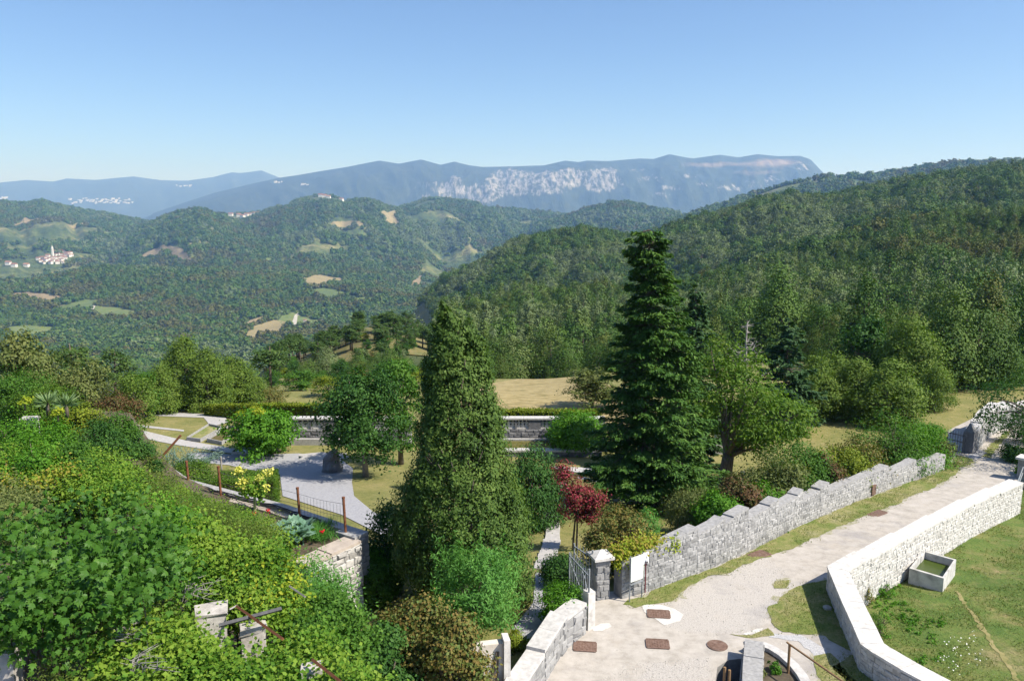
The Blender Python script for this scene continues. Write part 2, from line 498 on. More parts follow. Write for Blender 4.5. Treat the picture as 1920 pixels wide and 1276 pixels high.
def rockmask(T, Y, Z):
    U, Vv = picuv(T, Y, Z)
    U = U + 14 * (fbm(U / 40, Vv / 14, 3, 51) - .5)
    top = np.interp(U, [700, 760, 830, 850, 880, 920, 940, 1000, 1060, 1130, 1160, 1175, 1200], [372, 345, 335, 322, 345, 322, 316, 320, 316, 312, 310, 330, 350])
    bot = np.interp(U, [700, 760, 850, 900, 960, 1000, 1050, 1100, 1130, 1160, 1175, 1200], [392, 395, 384, 384, 372, 368, 368, 362, 360, 362, 345, 350])
    top = top + 20 * (fbm(U / 26, T * 3, 3, 57) - .5); bot = bot + 26 * (fbm(U / 34, T * 3, 3, 58) - .5)
    r = sst(-3, 6, Vv - top) * sst(-4, 10, bot - Vv) * sst(700, 760, U) * (1 - sst(1150, 1185, U)) * .54
    r = r - .35 * sst(840, 760, U)
    for u0, v0, a, b in ((1262, 352, 26, 9), (1190, 318, 22, 4), (1415, 345, 34, 12), (1320, 345, 20, 6), (1505, 312, 22, 14), (1215, 335, 40, 10), (1290, 330, 30, 8), (1370, 352, 40, 9), (1450, 335, 30, 10), (1240, 365, 30, 7)):
        r = np.maximum(r, .5 * np.exp(-((U - u0) / a) ** 2 - ((Vv - v0) / b) ** 2))
    return r * (Y > 9000)
def palemask(T, Y, Z):
    U, Vv = picuv(T, Y, Z)
    r = .75 * np.exp(-((U - 1330) / 70) ** 2 - ((Vv - 309) / 7) ** 2) + .85 * np.exp(-((U - 1455) / 60) ** 2 - ((Vv - 305) / 10) ** 2) + .6 * np.exp(-((U - 1420) / 60) ** 2 - ((Vv - 325) / 8) ** 2)
    r = r + .4 * np.exp(-((Vv - 372) / 5) ** 2 - ((U - 150) / 160) ** 2)
    return r * (Y > 9000)
land('ground', np.concatenate([np.arange(6, 60, .5), np.geomspace(60, 132, 60)]), mat_ground())
land('hillside', np.geomspace(132, 1150, 170), mat_hillside())
land('valley_hills', np.geomspace(1150, 8000, 190), mat_valley())
land('mountains', np.unique(np.concatenate([np.geomspace(8000, 12600, 110), np.geomspace(12600, 30000, 60)])), mat_mountain(), {'rock': rockmask, 'pale': palemask})

# ------------------------------------------------------------------ the air
hz = MB().box((0, 14900, 460), (66000, 30600, 1500))
mhz, t, out = newmat('air')
pv = t.nodes.new('ShaderNodeVolumePrincipled')
pv.inputs['Density'].default_value = HAZE_D if 'HAZE_D' in globals() else 7.6e-5
pv.inputs['Color'].default_value = (.29, .52, 1.0, 1)
pv.inputs['Absorption Color'].default_value = (1, 1, 1, 1)     # clear air: it scatters blue most and absorbs nothing
pv.inputs['Density Attribute'].default_value = ''
pv.inputs['Color Attribute'].default_value = ''
pv.inputs['Temperature Attribute'].default_value = ''
pv.inputs['Anisotropy'].default_value = 0.1
t.links.new(pv.outputs[0], out.inputs['Volume'])
try: mhz.cycles.homogeneous_volume = True
except Exception: pass
hz.obj('haze', mhz, kind='stuff')
# ------------------------------------------------------------------ foliage builders
def unit(v): return v / np.maximum(np.linalg.norm(v, axis=1, keepdims=True), 1e-9)
def rv(n): return rng.normal(size=(n, 3))

def leaves(P, Nn, L, W, T=None, fold=.18, jit=.35):
    """one folded lozenge leaf per point; returns verts, faces, rnd"""
    n = len(P); Nn = unit(Nn)
    if T is None: T = rv(n)
    T = unit(T - Nn * (T * Nn).sum(1, keepdims=True) + 1e-6 * rv(n)); B = np.cross(Nn, T)
    s = (1 + jit * rng.uniform(-1, 1, (n, 1)))
    l = L * s; wv = W * s
    V = np.stack([P - T * l * .5, P + B * wv * .5 + Nn * wv * fold, P + T * l * .5, P - B * wv * .5 + Nn * wv * fold], 1).reshape(-1, 3)
    i = np.arange(n)[:, None] * 4
    F = np.concatenate([i + [0, 1, 2], i + [0, 2, 3]], 1).reshape(-1, 3)
    return V, F, np.repeat(rng.uniform(0, 1, n), 2)

def join(*parts):
    Vs, Fs, Rs = [], [], []; n = 0
    for V, F, r in parts:
        Vs.append(V); Fs.append(F + n); Rs.append(r); n += len(V)
    return np.vstack(Vs), np.vstack(Fs), np.concatenate(Rs)

def foliage_mesh(name, parts, mat):
    V, F, r = join(*parts) if isinstance(parts, list) else parts
    return mk(name, V, F, mat, r, True)

def dome(s): return np.sqrt(np.clip(1 - (2 * s - 1) ** 2, 0, 1))
def egg(s): return np.clip(np.sin(np.pi * np.clip(s, 0, 1) ** .75), 0, 1) ** .7
def cone(s): return np.clip(1 - s, 0, 1) ** .8 * sst(-.05, .12, s)
def column(s): return np.clip((1 - s) * 1.7, 0, 1) ** .75 * sst(-.1, .1, s)

def crown(h0, h1, rx, nc, per, cr, L, W, prof=dome, ry=None, lump=.35, fill=.55, up=.5, lean=(0, 0), seed=0, flat=1.0, Tup=None, wild=.45):
    """clumps of leaves spread over a crown; centre line from h0 to h1"""
    ry = ry or rx
    s = rng.uniform(0.02, .99, nc * 6); keep = rng.uniform(0, 1, len(s)) < prof(s) + .05; s = s[keep][:nc]
    n = len(s); a = rng.uniform(0, 2 * np.pi, n)
    rr = prof(s) * (1 + lump * 2 * (fbm(np.cos(a) * 1.3 + 5 + seed, np.sin(a) * 1.3 + s * 3.1, 3, 40 + seed) - .5))
    q = rr * np.sqrt(rng.uniform(fill ** 2, 1, n))
    C = np.column_stack([np.cos(a) * q * rx + lean[0] * s, np.sin(a) * q * ry + lean[1] * s, h0 + s * (h1 - h0)])
    m = np.maximum(3, (per * rng.uniform(.5, 1.5, n)).astype(int)); idx = np.repeat(np.arange(n), m); k = len(idx)
    sz = cr * rng.uniform(.6, 1.3, n)
    off = rv(k) * sz[idx][:, None] * .5 * np.array([1, 1, .75 * flat])
    P = C[idx] + off
    outw = np.column_stack([np.cos(a)[idx] / rx, np.sin(a)[idx] / ry, ((2 * s - 1)[idx]) / (h1 - h0) * 1.6])
    Nn = unit(outw) * .6 + unit(off + 1e-6) * .5 + np.array([0, 0, up]) + rv(k) * wild
    T = None
    if Tup is not None: T = np.array([0, 0, Tup]) + unit(outw) * .5 + rv(k) * .5
    P[:, 2] = np.maximum(P[:, 2], .03)
    return leaves(P, Nn, L, W, T), C

def lobes(h0, h1, rx, nl, nc, per, cr, L, W, seed=0, lr=(.36, .58), **kw):
    """an uneven crown built of several leafy lobes round the crown's centre line"""
    r = random.Random(seed); parts, C = [], []
    H_ = h1 - h0
    for i in range(nl):
        q = (i + .5) / nl; a = i * 2.4 + r.uniform(-.5, .5); rl = rx * r.uniform(*lr); off = (rx - rl * .8) * math.sin(math.pi * min(.97, .15 + q * .82)) ** .8 * r.uniform(.6, 1.08)
        zc = h0 + rl * .7 + (H_ - rl * 1.5) * q; hz = rl * r.uniform(.75, 1.05)
        lv, c = crown(zc - hz, zc + hz, rl, max(8, int(nc / nl * r.uniform(.7, 1.3))), per, cr, L, W, dome, seed=seed + i, lump=.5, **kw)
        d = np.array((math.cos(a) * off, math.sin(a) * off, 0)); parts.append((lv[0] + d, lv[1], lv[2])); C.append(c + d)
    return join(*parts), np.vstack(C)

def woody(h, r, targets, mat, name='trunk', nl=9, bend=.1, n=6, hsplit=.45, top=.8, stems=1):
    """tapered trunk with limbs that run to clumps of the crown"""
    b = MB()
    for sidx in range(stems):
        ox, oy = (random.uniform(-r, r) * 2.2, random.uniform(-r, r) * 2.2) if stems > 1 else (0, 0)
        lx, ly = random.uniform(-bend, bend) * h * (1 if stems == 1 else 2), random.uniform(-bend, bend) * h * (1 if stems == 1 else 2)
        pts = [(ox, oy, -.25)]
        for k in range(1, 6):
            q = k / 5; pts.append((ox + lx * q * q + random.uniform(-.3, .3) * r, oy + ly * q * q + random.uniform(-.3, .3) * r, h * top * q))
        b.tube(pts, [r * 1.35, r * 1.0, r * .85, r * .65, r * .45, r * .2], n)
        if len(targets):
            for c in random.sample([tuple(c) for c in targets], min(nl, len(targets))):
                z0 = min(max(h * hsplit * random.uniform(.8, 1.3), .1), c[2] * .95 + .05)
                q = min(1, z0 / (h * top)); p0 = Vector((ox + lx * q * q, oy + ly * q * q, z0)); p1 = Vector(c)
                mid = p0.lerp(p1, .5) + Vector((random.uniform(-.1, .1), random.uniform(-.1, .1), .12)) * (p1 - p0).length * .6
                b.tube([p0, mid, p1], [r * .5, r * .3, r * .08], 5, False)
    return mk(name, b.V, b.F, mat, smooth=True)

MBARK = simple('bark_grey_brown', [(.05, .04, .03), (.13, .105, .08), (.2, .17, .14)], 6, 6, sv=(3, 3, .6), bump=.8, bdist=.03)
MBARKP = simple('bark_pale', [(.16, .14, .12), (.32, .29, .25)], 5, 6, bump=.5)
MDEAD = simple('dead_wood', [(.18, .165, .15), (.34, .32, .30)], 5, 5, bump=.3)

GREEN = [(.018, .045, .010), (.035, .085, .014), (.065, .13, .022)]
LM = dict(
    mid=leafmat('leaf_mid_green', [(.032, .090, .013), (.064, .154, .019), (.128, .243, .036)]),
    fresh=leafmat('leaf_fresh_green', [(.038, .115, .010), (.077, .205, .015), (.154, .307, .032)]),
    vine=leafmat('leaf_vine', [(.035, .10, .010), (.085, .19, .018), (.17, .27, .03), (.20, .28, .035)], .3),
    dark=leafmat('leaf_dark_green', [(.018, .058, .013), (.038, .105, .018), (.070, .154, .028)], .22),
    yew=leafmat('leaf_yew', [(.018, .061, .015), (.038, .105, .020), (.070, .154, .028)], .15),
    cypress=leafmat('leaf_cypress', [(.028, .065, .012), (.072, .132, .024), (.16, .235, .05)], .22),
    fir=leafmat('leaf_fir', [(.023, .070, .013), (.058, .134, .023), (.122, .211, .038)], .15),
    blue=leafmat('leaf_blue_cedar', [(.025, .07, .026), (.05, .11, .04), (.09, .16, .06)], .15),
    juniper=leafmat('leaf_blue_juniper', [(.06, .11, .085), (.12, .19, .15), (.20, .27, .22)], .12),
    thuja=leafmat('leaf_thuja', [(.058, .109, .015), (.109, .179, .026), (.192, .250, .051)], .25),
    olive=leafmat('leaf_olive', [(.070, .102, .026), (.122, .154, .044), (.198, .211, .070)], .25),
    brown=leafmat('leaf_bronze', [(.045, .090, .018), (.083, .128, .028), (.192, .134, .038), (.102, .166, .038), (.243, .166, .058)], .22),
    red=leafmat('leaf_dull_red', [(.09, .06, .025), (.14, .075, .035), (.07, .09, .025), (.10, .11, .03)], .2),
    yellow=leafmat('leaf_yellow', [(.15, .22, .012), (.27, .33, .025), (.40, .40, .04)], .3),
    gold=leafmat('leaf_gold_brown', [(.09, .19, .018), (.17, .26, .02), (.28, .30, .03), (.30, .22, .05), (.20, .29, .03), (.38, .36, .05)], .3),
    chest=leafmat('leaf_chestnut', [(.04, .10, .012), (.095, .18, .02), (.18, .25, .04)], .32),
    myrtle=leafmat('flower_crape_myrtle', [(.045, .09, .02), (.07, .10, .025), (.22, .03, .04), (.32, .045, .075), (.09, .11, .03), (.28, .09, .08)], .25),
    pine=leafmat('leaf_pine', [(.028, .070, .015), (.061, .115, .026), (.109, .166, .041)], .15),
    fig=leafmat('leaf_fig', [(.03, .09, .012), (.06, .15, .02), (.12, .23, .04)], .3, rough=.45),
    kale=leafmat('leaf_kale', [(.08, .17, .11), (.13, .24, .165), (.20, .31, .23)], .15),
    lance=leafmat('leaf_lance', [(.051, .154, .026), (.096, .243, .045), (.166, .333, .077)], .3),
    hedge=leafmat('leaf_hedge', [(.032, .077, .008), (.070, .141, .013), (.128, .205, .020)], .22),
    hedgey=leafmat('leaf_hedge_yellowish', [(.077, .128, .010), (.154, .205, .018), (.256, .282, .026)], .22),
    cover=leafmat('leaf_ground_cover', [(.05, .095, .016), (.105, .155, .028), (.18, .215, .045)], .3),
)

def plant(name, label, cat, P, crown_parts, mat, wood=None, group=None, rot=None, tint=None, extra=()):
    o = thing(name, label, cat, tuple(P), group, rot if rot is not None else random.uniform(0, 6.28))
    me = crown_parts if isinstance(crown_parts, bpy.types.Mesh) else foliage_mesh('foliage', crown_parts, mat)
    add('crown' if name.endswith('tree') or name in ('cypress', 'fir', 'yew', 'pine') else 'foliage', me, o)
    if wood is not None: add('trunk' if cat == 'tree' else 'stem', wood, o)
    for n, m in extra: add(n, m, o)
    return o

# ------------------------------------------------------------------ far woods
FT = [(0.0, (.13, .10, .035)), (.10, (.14, .13, .035)), (.25, (.10, .13, .026)), (.42, (.06, .115, .022)), (.55, (.05, .115, .02)), (.72, (.10, .18, .03)), (.86, (.16, .20, .06)), (1.0, (.18, .22, .11))]
LM['wood'] = leafmat('leaf_wood', [(.03, .075, .010), (.065, .125, .02), (.11, .175, .03)], .12, tint=FT, nscale=.5)
def wood_tree(seed, h=9, r=3.4, nc=60, per=16, L=.6, prof=egg):
    """a wild tree as seen from a few hundred metres: lit leaf clumps over a rounded, uneven crown"""
    random.seed(seed)
    lv, C = crown(h * .1, h, r, nc, per, r * .42, L, L * .7, prof, seed=seed, fill=.62, lump=.5, up=.35, wild=.22)
    b = MB(); b.tube([(0, 0, -.5), (0, 0, h * .5), (0, 0, h * .8)], [.22, .16, .05], 5)
    for c in random.sample([tuple(q) for q in C], 8): b.tube([(0, 0, h * .35), c], [.1, .03], 3, False)
    tv = np.array(b.V); tf = [f for f in b.F]
    V, F, r_ = lv
    n = len(V); F2 = [tuple(f) for f in F] + [tuple(n + i for i in f) for f in tf]
    me = mk('wood_tree', np.vstack([V, tv]), F2, LM['wood'], np.concatenate([r_, np.zeros(len(tf))]))
    me.materials.append(MBARK)
    mi = np.zeros(len(F2), np.int32); mi[len(F):] = 1
    me.polygons.foreach_set('material_index', mi)
    return me
def lump_tree(seed, h=9, r=4.4):
    """a coarse leafy mass for trees that are a pixel or two across"""
    lv, C = crown(h * .05, h, r, 20, 5, r * .45, 2.6, 2.2, dome, seed=seed, fill=.7, lump=.4, up=.3, wild=.2)
    return foliage_mesh('wood_tree', lv, LM['wood'])
NEARW = [wood_tree(100 + i, h, r) for i, (h, r) in enumerate(((9, 3.6), (10, 3.2), (8, 3.8), (11, 3.5), (7.5, 3.0), (9.5, 4.0)))]
PINEW = [wood_tree(130 + i, 11, 2.6, 60, 14, .55, cone) for i in range(2)]
FINEW = [wood_tree(180 + i, h, r, 120, 34, .30, p) for i, (h, r, p) in enumerate(((9, 3.6, egg), (10, 3.4, egg), (8, 3.8, dome), (11, 2.8, cone)))]
MIDW = [wood_tree(140 + i, 9.5, 4.0, 36, 9, 1.1) for i in range(5)]
FARW = [lump_tree(160 + i) for i in range(5)]
random.seed(7)

FIELDS = []      # plan outlines kept clear of trees
def clear(x, y):
    m = np.zeros(np.shape(x), bool)
    for f in FIELDS: m |= inpoly(x, y, f)
    return m

def horizon_ok(x, y, z, up, marg):
    """keep points that can be seen over the ground nearer the viewpoint, with a margin"""
    t = x / y; tb = np.clip(((t + 1.15) / 2.3 * 900).astype(int), 0, 899)
    ys = np.geomspace(60, 22000, 420); tc = (np.arange(900) + .5) / 900 * 2.3 - 1.15
    T, Y = np.meshgrid(tc, ys); A = (zt(T * Y, Y) - EYE) / Y
    M = np.maximum.accumulate(A, 0)
    yi = np.clip(np.searchsorted(ys, y * .985) - 1, 0, len(ys) - 1)
    return (z + up + marg - EYE) / y >= M[yi, tb]

def scatter(y0, y1, sp, t0=-.74, t1=.74):
    n = int((t1 - t0) * (y1 ** 2 - y0 ** 2) / 2 / sp ** 2)
    y = np.sqrt(rng.uniform(y0 ** 2, y1 ** 2, n)); t = rng.uniform(t0, t1, n)
    return t * y, y

def tintat(x, y, s):
    a = fbm(x / 70, y / 70, 3, 71); b = rng.uniform(0, 1, len(x)); c = fbm(x / 420, y / 420, 4, 77)
    return np.clip(.53 + (a - .5) * 1.6 + (b - .5) * s + (c - .5) * 1.4, 0, 1)

def wood_stuff(name, pts, meshes, label, cat):
    """thousands of far trees: one object, instanced on points with geometry nodes"""
    x, y, z, sc, ti, ix = pts
    src = bpy.data.collections.new(name + '_kinds')
    for i, m in enumerate(meshes):
        o = bpy.data.objects.new('wood_tree_kind', m); src.objects.link(o)
    me = bpy.data.meshes.new(name); me.vertices.add(len(x))
    me.vertices.foreach_set('co', np.column_stack([x, y, z]).astype(np.float32).ravel())
    for k, v, ty in (('sc', sc, 'FLOAT'), ('tint', ti, 'FLOAT'), ('ix', ix, 'INT'), ('rt', rng.uniform(0, 6.28, len(x)), 'FLOAT')):
        a = me.attributes.new(k, ty, 'POINT'); a.data.foreach_set('value', np.asarray(v, np.int32 if ty == 'INT' else np.float32))
    o = add(name, me, label=label, cat=cat, kind='stuff')
    g = bpy.data.node_groups.new(name, 'GeometryNodeTree')
    g.interface.new_socket('Geometry', in_out='INPUT', socket_type='NodeSocketGeometry')
    g.interface.new_socket('Geometry', in_out='OUTPUT', socket_type='NodeSocketGeometry')
    gi = g.nodes.new('NodeGroupInput'); go = g.nodes.new('NodeGroupOutput')
    ci = g.nodes.new('GeometryNodeCollectionInfo'); ci.inputs[0].default_value = src
    ci.inputs['Separate Children'].default_value = True; ci.inputs['Reset Children'].default_value = True
    ip = g.nodes.new('GeometryNodeInstanceOnPoints'); ip.inputs['Pick Instance'].default_value = True
    def na(nm, ty):
        n = g.nodes.new('GeometryNodeInputNamedAttribute'); n.data_type = ty; n.inputs[0].default_value = nm
        return next(s for s in n.outputs if s.enabled and s.name == 'Attribute')
    L = g.links.new
    L(gi.outputs[0], ip.inputs['Points']); L(ci.outputs[0], ip.inputs['Instance'])
    L(na('ix', 'INT'), ip.inputs['Instance Index'])
    cx = g.nodes.new('ShaderNodeCombineXYZ'); L(na('rt', 'FLOAT'), cx.inputs[2])
    L(cx.outputs[0], ip.inputs['Rotation'])
    L(na('sc', 'FLOAT'), ip.inputs['Scale'])
    L(ip.outputs[0], go.inputs[0])
    md = o.modifiers.new('trees', 'NODES'); md.node_group = g
    return o
# ------------------------------------------------------------------ fields and clearings in the valley
MSTRAW = simple('field_straw', [(.17, .15, .075), (.27, .22, .11), (.22, .19, .09)], .03, 7)
MFIELD = simple('field_green', [(.085, .13, .035), (.13, .17, .05), (.17, .18, .065)], .04, 7)
MVINEY = simple('vineyard_green', [(.07, .11, .035), (.12, .16, .05)], .03, 5)
MSOIL = simple('field_bare', [(.17, .14, .08), (.28, .22, .13)], .04, 5)
MPALE = simple('pale_track', [(.36, .34, .29), (.46, .43, .37)], .2, 4)
def field(name, pts, mat, cell=9, off=.8, rag=6, **kw):
    poly = [hit(u, v, ymin=1300)[:2] for u, v in pts]
    FIELDS.append(poly)
    return patch(name, poly, zt, off, mat, cell, rag, 60, **kw)
for pts, m in (
        ([(442, 640), (478, 612), (512, 600), (548, 604), (520, 628), (478, 642)], MSTRAW),
        ([(455, 612), (470, 600), (500, 590), (494, 602), (470, 613)], MSOIL),
        ([(520, 603), (528, 592), (552, 586), (575, 596), (622, 604), (596, 614), (550, 612)], MFIELD),
        ([(566, 522), (600, 515), (642, 522), (640, 532), (600, 540), (572, 536)], MSTRAW),
        ([(582, 543), (612, 540), (646, 549), (626, 557), (596, 556)], MVINEY),
        ([(16, 550), (60, 548), (132, 560), (120, 567), (60, 562), (24, 557)], MSOIL),
        ([(110, 576), (160, 562), (200, 565), (165, 580), (120, 585)], MVINEY),
        ([(164, 585), (180, 573), (226, 576), (256, 586), (240, 598), (182, 593)], MFIELD),
        ([(10, 615), (50, 610), (122, 616), (60, 634), (20, 630)], MFIELD),
        ([(245, 490), (290, 466), (318, 460), (340, 466), (358, 488), (340, 487), (318, 474), (285, 480)], MSOIL),
        ([(610, 421), (640, 414), (656, 414), (690, 430), (650, 428)], MSTRAW),
        ([(712, 398), (740, 394), (752, 400), (740, 405), (750, 418), (726, 418)], MSTRAW),
        ([(772, 530), (790, 516), (795, 518), (786, 536), (768, 538)], MSOIL),
        ([(900, 388), (930, 386), (960, 390), (930, 394)], MSOIL),
        ([(20, 420), (50, 408), (75, 411), (40, 423)], MSOIL),
        ([(125, 421), (165, 417), (178, 421), (145, 426)], MSTRAW),
        ([(160, 440), (195, 436), (230, 434), (210, 442)], MFIELD),
        ([(520, 388), (530, 386), (545, 387), (530, 391)], MSTRAW),
        ([(655, 560), (720, 553), (730, 556), (670, 564)], MFIELD),
        ([(800, 528), (760, 547), (745, 552), (790, 535)], MPALE),
        ([(488, 488), (515, 486), (520, 491), (498, 493)], MFIELD),
        ([(535, 428), (560, 432), (700, 440), (680, 444), (560, 438)], MVINEY)):
    field('field', pts, m)
field('country_road', [(548, 604), (552, 592), (562, 585), (568, 587), (558, 593), (556, 606), (558, 618), (553, 618)], MPALE, 3, 1.4, 0)
field('farm_track', [(164, 586), (175, 573), (179, 574), (170, 590)], MPALE, 3, 1.4, 0)
# dry meadow behind the balustrade, dry spur under the pines, clearing on the wooded slope
MMEAD = simple('meadow_dry_grass', [(.13, .13, .045), (.24, .19, .08), (.36, .29, .14), (.27, .22, .10)], .8, 8, bump=.8, bdist=.08, sv=(1, 2.2, 1))
mead = [(-7, 63), (-6, 76), (-2.5, 92), (.5, 99), (8.5, 98), (10.5, 86), (12, 70), (11.8, 62)]
patch('meadow', mead, zt, .08, MMEAD, 1.2, .8, 4, kind='structure'); FIELDS.append(mead)
MDUST = simple('dry_slope', [(.08, .10, .03), (.20, .16, .065), (.12, .125, .04), (.30, .23, .12)], .22, 6, bump=.6, bdist=.1)
for pts in ([(560, 700), (600, 668), (650, 650), (700, 655), (690, 672), (640, 690), (600, 706)], [(700, 640), (760, 630), (800, 640), (790, 668), (720, 662)], [(575, 655), (640, 622), (740, 605), (815, 600), (815, 640), (700, 652), (620, 672), (560, 690)],):
    pl = [hit(u, v, ymin=90)[:2] for u, v in pts]; FIELDS.append(pl)
    patch('dry_slope', pl, zt, .25, MDUST, 2.5, 3, 14)
MCLEAR = simple('clearing_grass', [(.12, .12, .04), (.22, .18, .08)], .2, 5)
pl = [hit(u, v, ymin=90)[:2] for u, v in ((1528, 672), (1535, 648), (1560, 632), (1585, 630), (1565, 655), (1545, 676))]
FIELDS.append(pl); patch('clearing', pl, zt, .25, MCLEAR, 2.5, 2, 10)
b = MB()
for u0, u1, v in ((1548, 1570, 603), (1588, 1612, 604)):
    p, q = aty(u0, v, 262), aty(u1, v, 262)
    b.box(((p[0] + q[0]) / 2, 262, p[2] - .6), (q[0] - p[0], 1.0, 1.2))
props(b.obj('retaining_wall', MPALE), 'pale low wall showing between trees above the small clearing', 'wall')

# ------------------------------------------------------------------ woods
VILL = [(tt(105, 483) * 3900, 3900, 190), (tt(35, 495) * 3650, 3650, 120)]
for u_, v_ in ((430, 404), (446, 406), (462, 406), (480, 402), (604, 370), (616, 372), (640, 377), (16, 496), (28, 500), (50, 500)):
    q_ = hit(u_, v_, ymin=1300); VILL.append((q_[0], q_[1] - 25, 75))
def wood_points(y0, y1, sp, hgt, meshes, smin, smax, marg, open_thr=None, spr=.5, near=False):
    x, y = scatter(y0, y1, sp)
    k = ~clear(x, y)
    if open_thr is not None: k &= fbm(x / 260, y / 260, 4, 91) > open_thr
    for vx, vy, vr in VILL: k &= (x - vx) ** 2 + ((y - vy) * .6) ** 2 > vr ** 2
    if near:
        # keep the garden, meadow edge and road clear
        t = x / y
        k &= (y > 112) | ((x > 36) & (y > 74))
        k &= (t > -.27) | (y > 330)
        spur = (t > -.27) & (t < -.075) & (y < 235)
        k &= ~spur | (rng.uniform(0, 1, len(x)) < .42)
        k &= ~((y < 70) & (x < 60))
    x, y = x[k], y[k]; z = zt(x, y)
    k = horizon_ok(x, y, z, hgt, marg)
    x, y, z = x[k], y[k], z[k]
    s = rng.uniform(smin, smax, len(x)) * (.62 + .85 * fbm(x / 46, y / 46, 3, 23)) * rng.choice([.8, 1, 1, 1, 1.3], len(x))
    if near: s = np.where((x / y > -.27) & (x / y < -.075) & (y < 235), s * .42, s)
    return x, y, z - .3, s, tintat(x, y, spr), rng.integers(0, len(meshes), len(x))
KW = NEARW + PINEW
n1 = wood_points(74, 470, 3.5, 9, KW, .38, .92, 4, near=True, spr=.7)
n1[5][:] = np.where(rng.uniform(0, 1, len(n1[0])) < .2 + .5 * (fbm(n1[0] / 40, n1[1] / 40, 3, 5) > .58), rng.integers(6, 8, len(n1[0])), n1[5] % 6)
order = np.argsort(n1[1])
vis = order[(np.abs(n1[0][order] / n1[1][order]) < .66)][:300]
for i in vis:
    o = add('wood_tree', FINEW[i % 4] if n1[1][i] < 165 else KW[n1[5][i]], loc=(n1[0][i], n1[1][i], n1[2][i]), cat='tree', group='trees of the wooded slope beyond the garden',
            label='small wild tree in the dense mixed wood on the slope beyond the garden')
    o.rotation_euler = (0, 0, random.uniform(0, 6.28)); o.scale = (n1[3][i],) * 3; o['tint'] = float(n1[4][i])
rest = np.ones(len(n1[0]), bool); rest[vis] = False
wood_stuff('slope_wood', [a[rest] for a in n1], KW, 'dense green and brownish wood covering the near hillside', 'wood')
n2 = wood_points(470, 1150, 5.0, 9, MIDW, .45, 1.2, 4, spr=.5)
wood_stuff('ridge_wood', n2, MIDW, 'dark green wood on the ridge behind the near hillside', 'wood')
n3 = wood_points(1150, 3000, 9, 9, FARW, .7, 1.4, 6, .30, spr=.55)
n4 = wood_points(3000, 6000, 14, 10, FARW, 1.0, 1.9, 8, .34, spr=.5)
wood_stuff('valley_wood', [np.concatenate([a, b_]) for a, b_ in zip(n3, n4)], FARW, 'hazy green woods covering the valley and its round hills', 'wood')
print('WOOD', len(n1[0]), len(n2[0]), len(n3[0]), len(n4[0]))
# ================================================================== roads, lawns and paths
MROAD, t, out = newmat('road_gravel_concrete')
a1 = noi(t, .30, 6, .65); a2 = noi(t, 2.2, 7, .7); a3 = noi(t, 28, 4, .75); a4 = noi(t, .9, 4)
g_ = attr(t, 'gravel')
conc = ramp(t, a2, [(.3, (.31, .285, .25)), (.5, (.42, .385, .345)), (.7, (.50, .465, .425))])
grav = ramp(t, a3, [(.3, (.27, .25, .225)), (.48, (.40, .37, .34)), (.62, (.52, .49, .455))])
c_ = mixc(t, mrange(t, maths(t, 'ADD', g_, maths(t, 'MULTIPLY', maths(t, 'SUBTRACT', a2, .5), 1.2)), .35, .65), conc, grav)
c_ = mixc(t, mrange(t, a1, .52, .66, 0, .6), c_, (.25, .24, .245))
c_ = mixc(t, mrange(t, a4, .58, .72, 0, .4), c_, (.44, .385, .325))
bsdf(t, out, c_, .92, a3, .6, .02)
MGRASS, t, out = newmat('verge_grass')
a1 = noi(t, .8, 6, .65); a2 = noi(t, 14, 5, .75, (1, 1, .3)); a4 = noi(t, 2.6, 5, .7)
c_ = ramp(t, a1, [(.36, (.11, .18, .03)), (.46, (.19, .23, .055)), (.55, (.34, .30, .13)), (.66, (.46, .39, .24))])
c_ = mixc(t, .45, c_, ramp(t, a4, [(.3, (.10, .17, .03)), (.5, (.23, .25, .07)), (.7, (.40, .34, .17))]))
c_ = mixc(t, mrange(t, a2, .4, .7, 0, .6), c_, (.055, .09, .02))
bsdf(t, out, c_, .95, a2, 1.0, .06)
MLAWN, t, out = newmat('lawn_grass')
a1 = noi(t, .42, 6, .68); a2 = noi(t, 11, 5, .75); a4 = noi(t, 1.5, 6, .7)
c_ = ramp(t, a1, [(.38, (.06, .125, .018)), (.48, (.11, .175, .03)), (.56, (.22, .21, .07)), (.64, (.38, .29, .16))])
c_ = mixc(t, .5, c_, ramp(t, a4, [(.32, (.075, .145, .025)), (.52, (.15, .19, .045)), (.72, (.33, .25, .12))]))
c_ = mixc(t, mrange(t, a2, .42, .7, 0, .6), c_, (.03, .065, .012))
bsdf(t, out, c_, .95, a2, 1.0, .06)
MPATH = simple('path_gravel_grey', [(.25, .25, .27), (.325, .325, .345), (.39, .39, .405)], 9, 8, bump=.4, lo=.3, hi=.72)
MPATHL = simple('path_gravel_pale', [(.33, .32, .315), (.45, .435, .425)], 6, 8, bump=.4)
MCONC = simple('concrete_white', [(.40, .38, .355), (.55, .53, .50), (.64, .62, .59)], 5, 10, bump=.25, lo=.28, hi=.65)
MCOPE = simple('coping_pale_stone', [(.36, .35, .34), (.48, .465, .45), (.58, .565, .55)], 6, 10, bump=.3, lo=.28, hi=.7)
MCOPEG = simple('coping_grey_stone', [(.22, .22, .22), (.31, .305, .30), (.40, .395, .39)], 8, 8, bump=.25, lo=.28, hi=.7)
MGREYG = simple('gravel_grey', [(.26, .26, .28), (.40, .40, .41), (.52, .51, .51)], 20, 7, bump=.5)
MSOILD = simple('garden_soil', [(.05, .04, .028), (.10, .08, .055), (.14, .115, .08)], 3, 7, bump=.8)

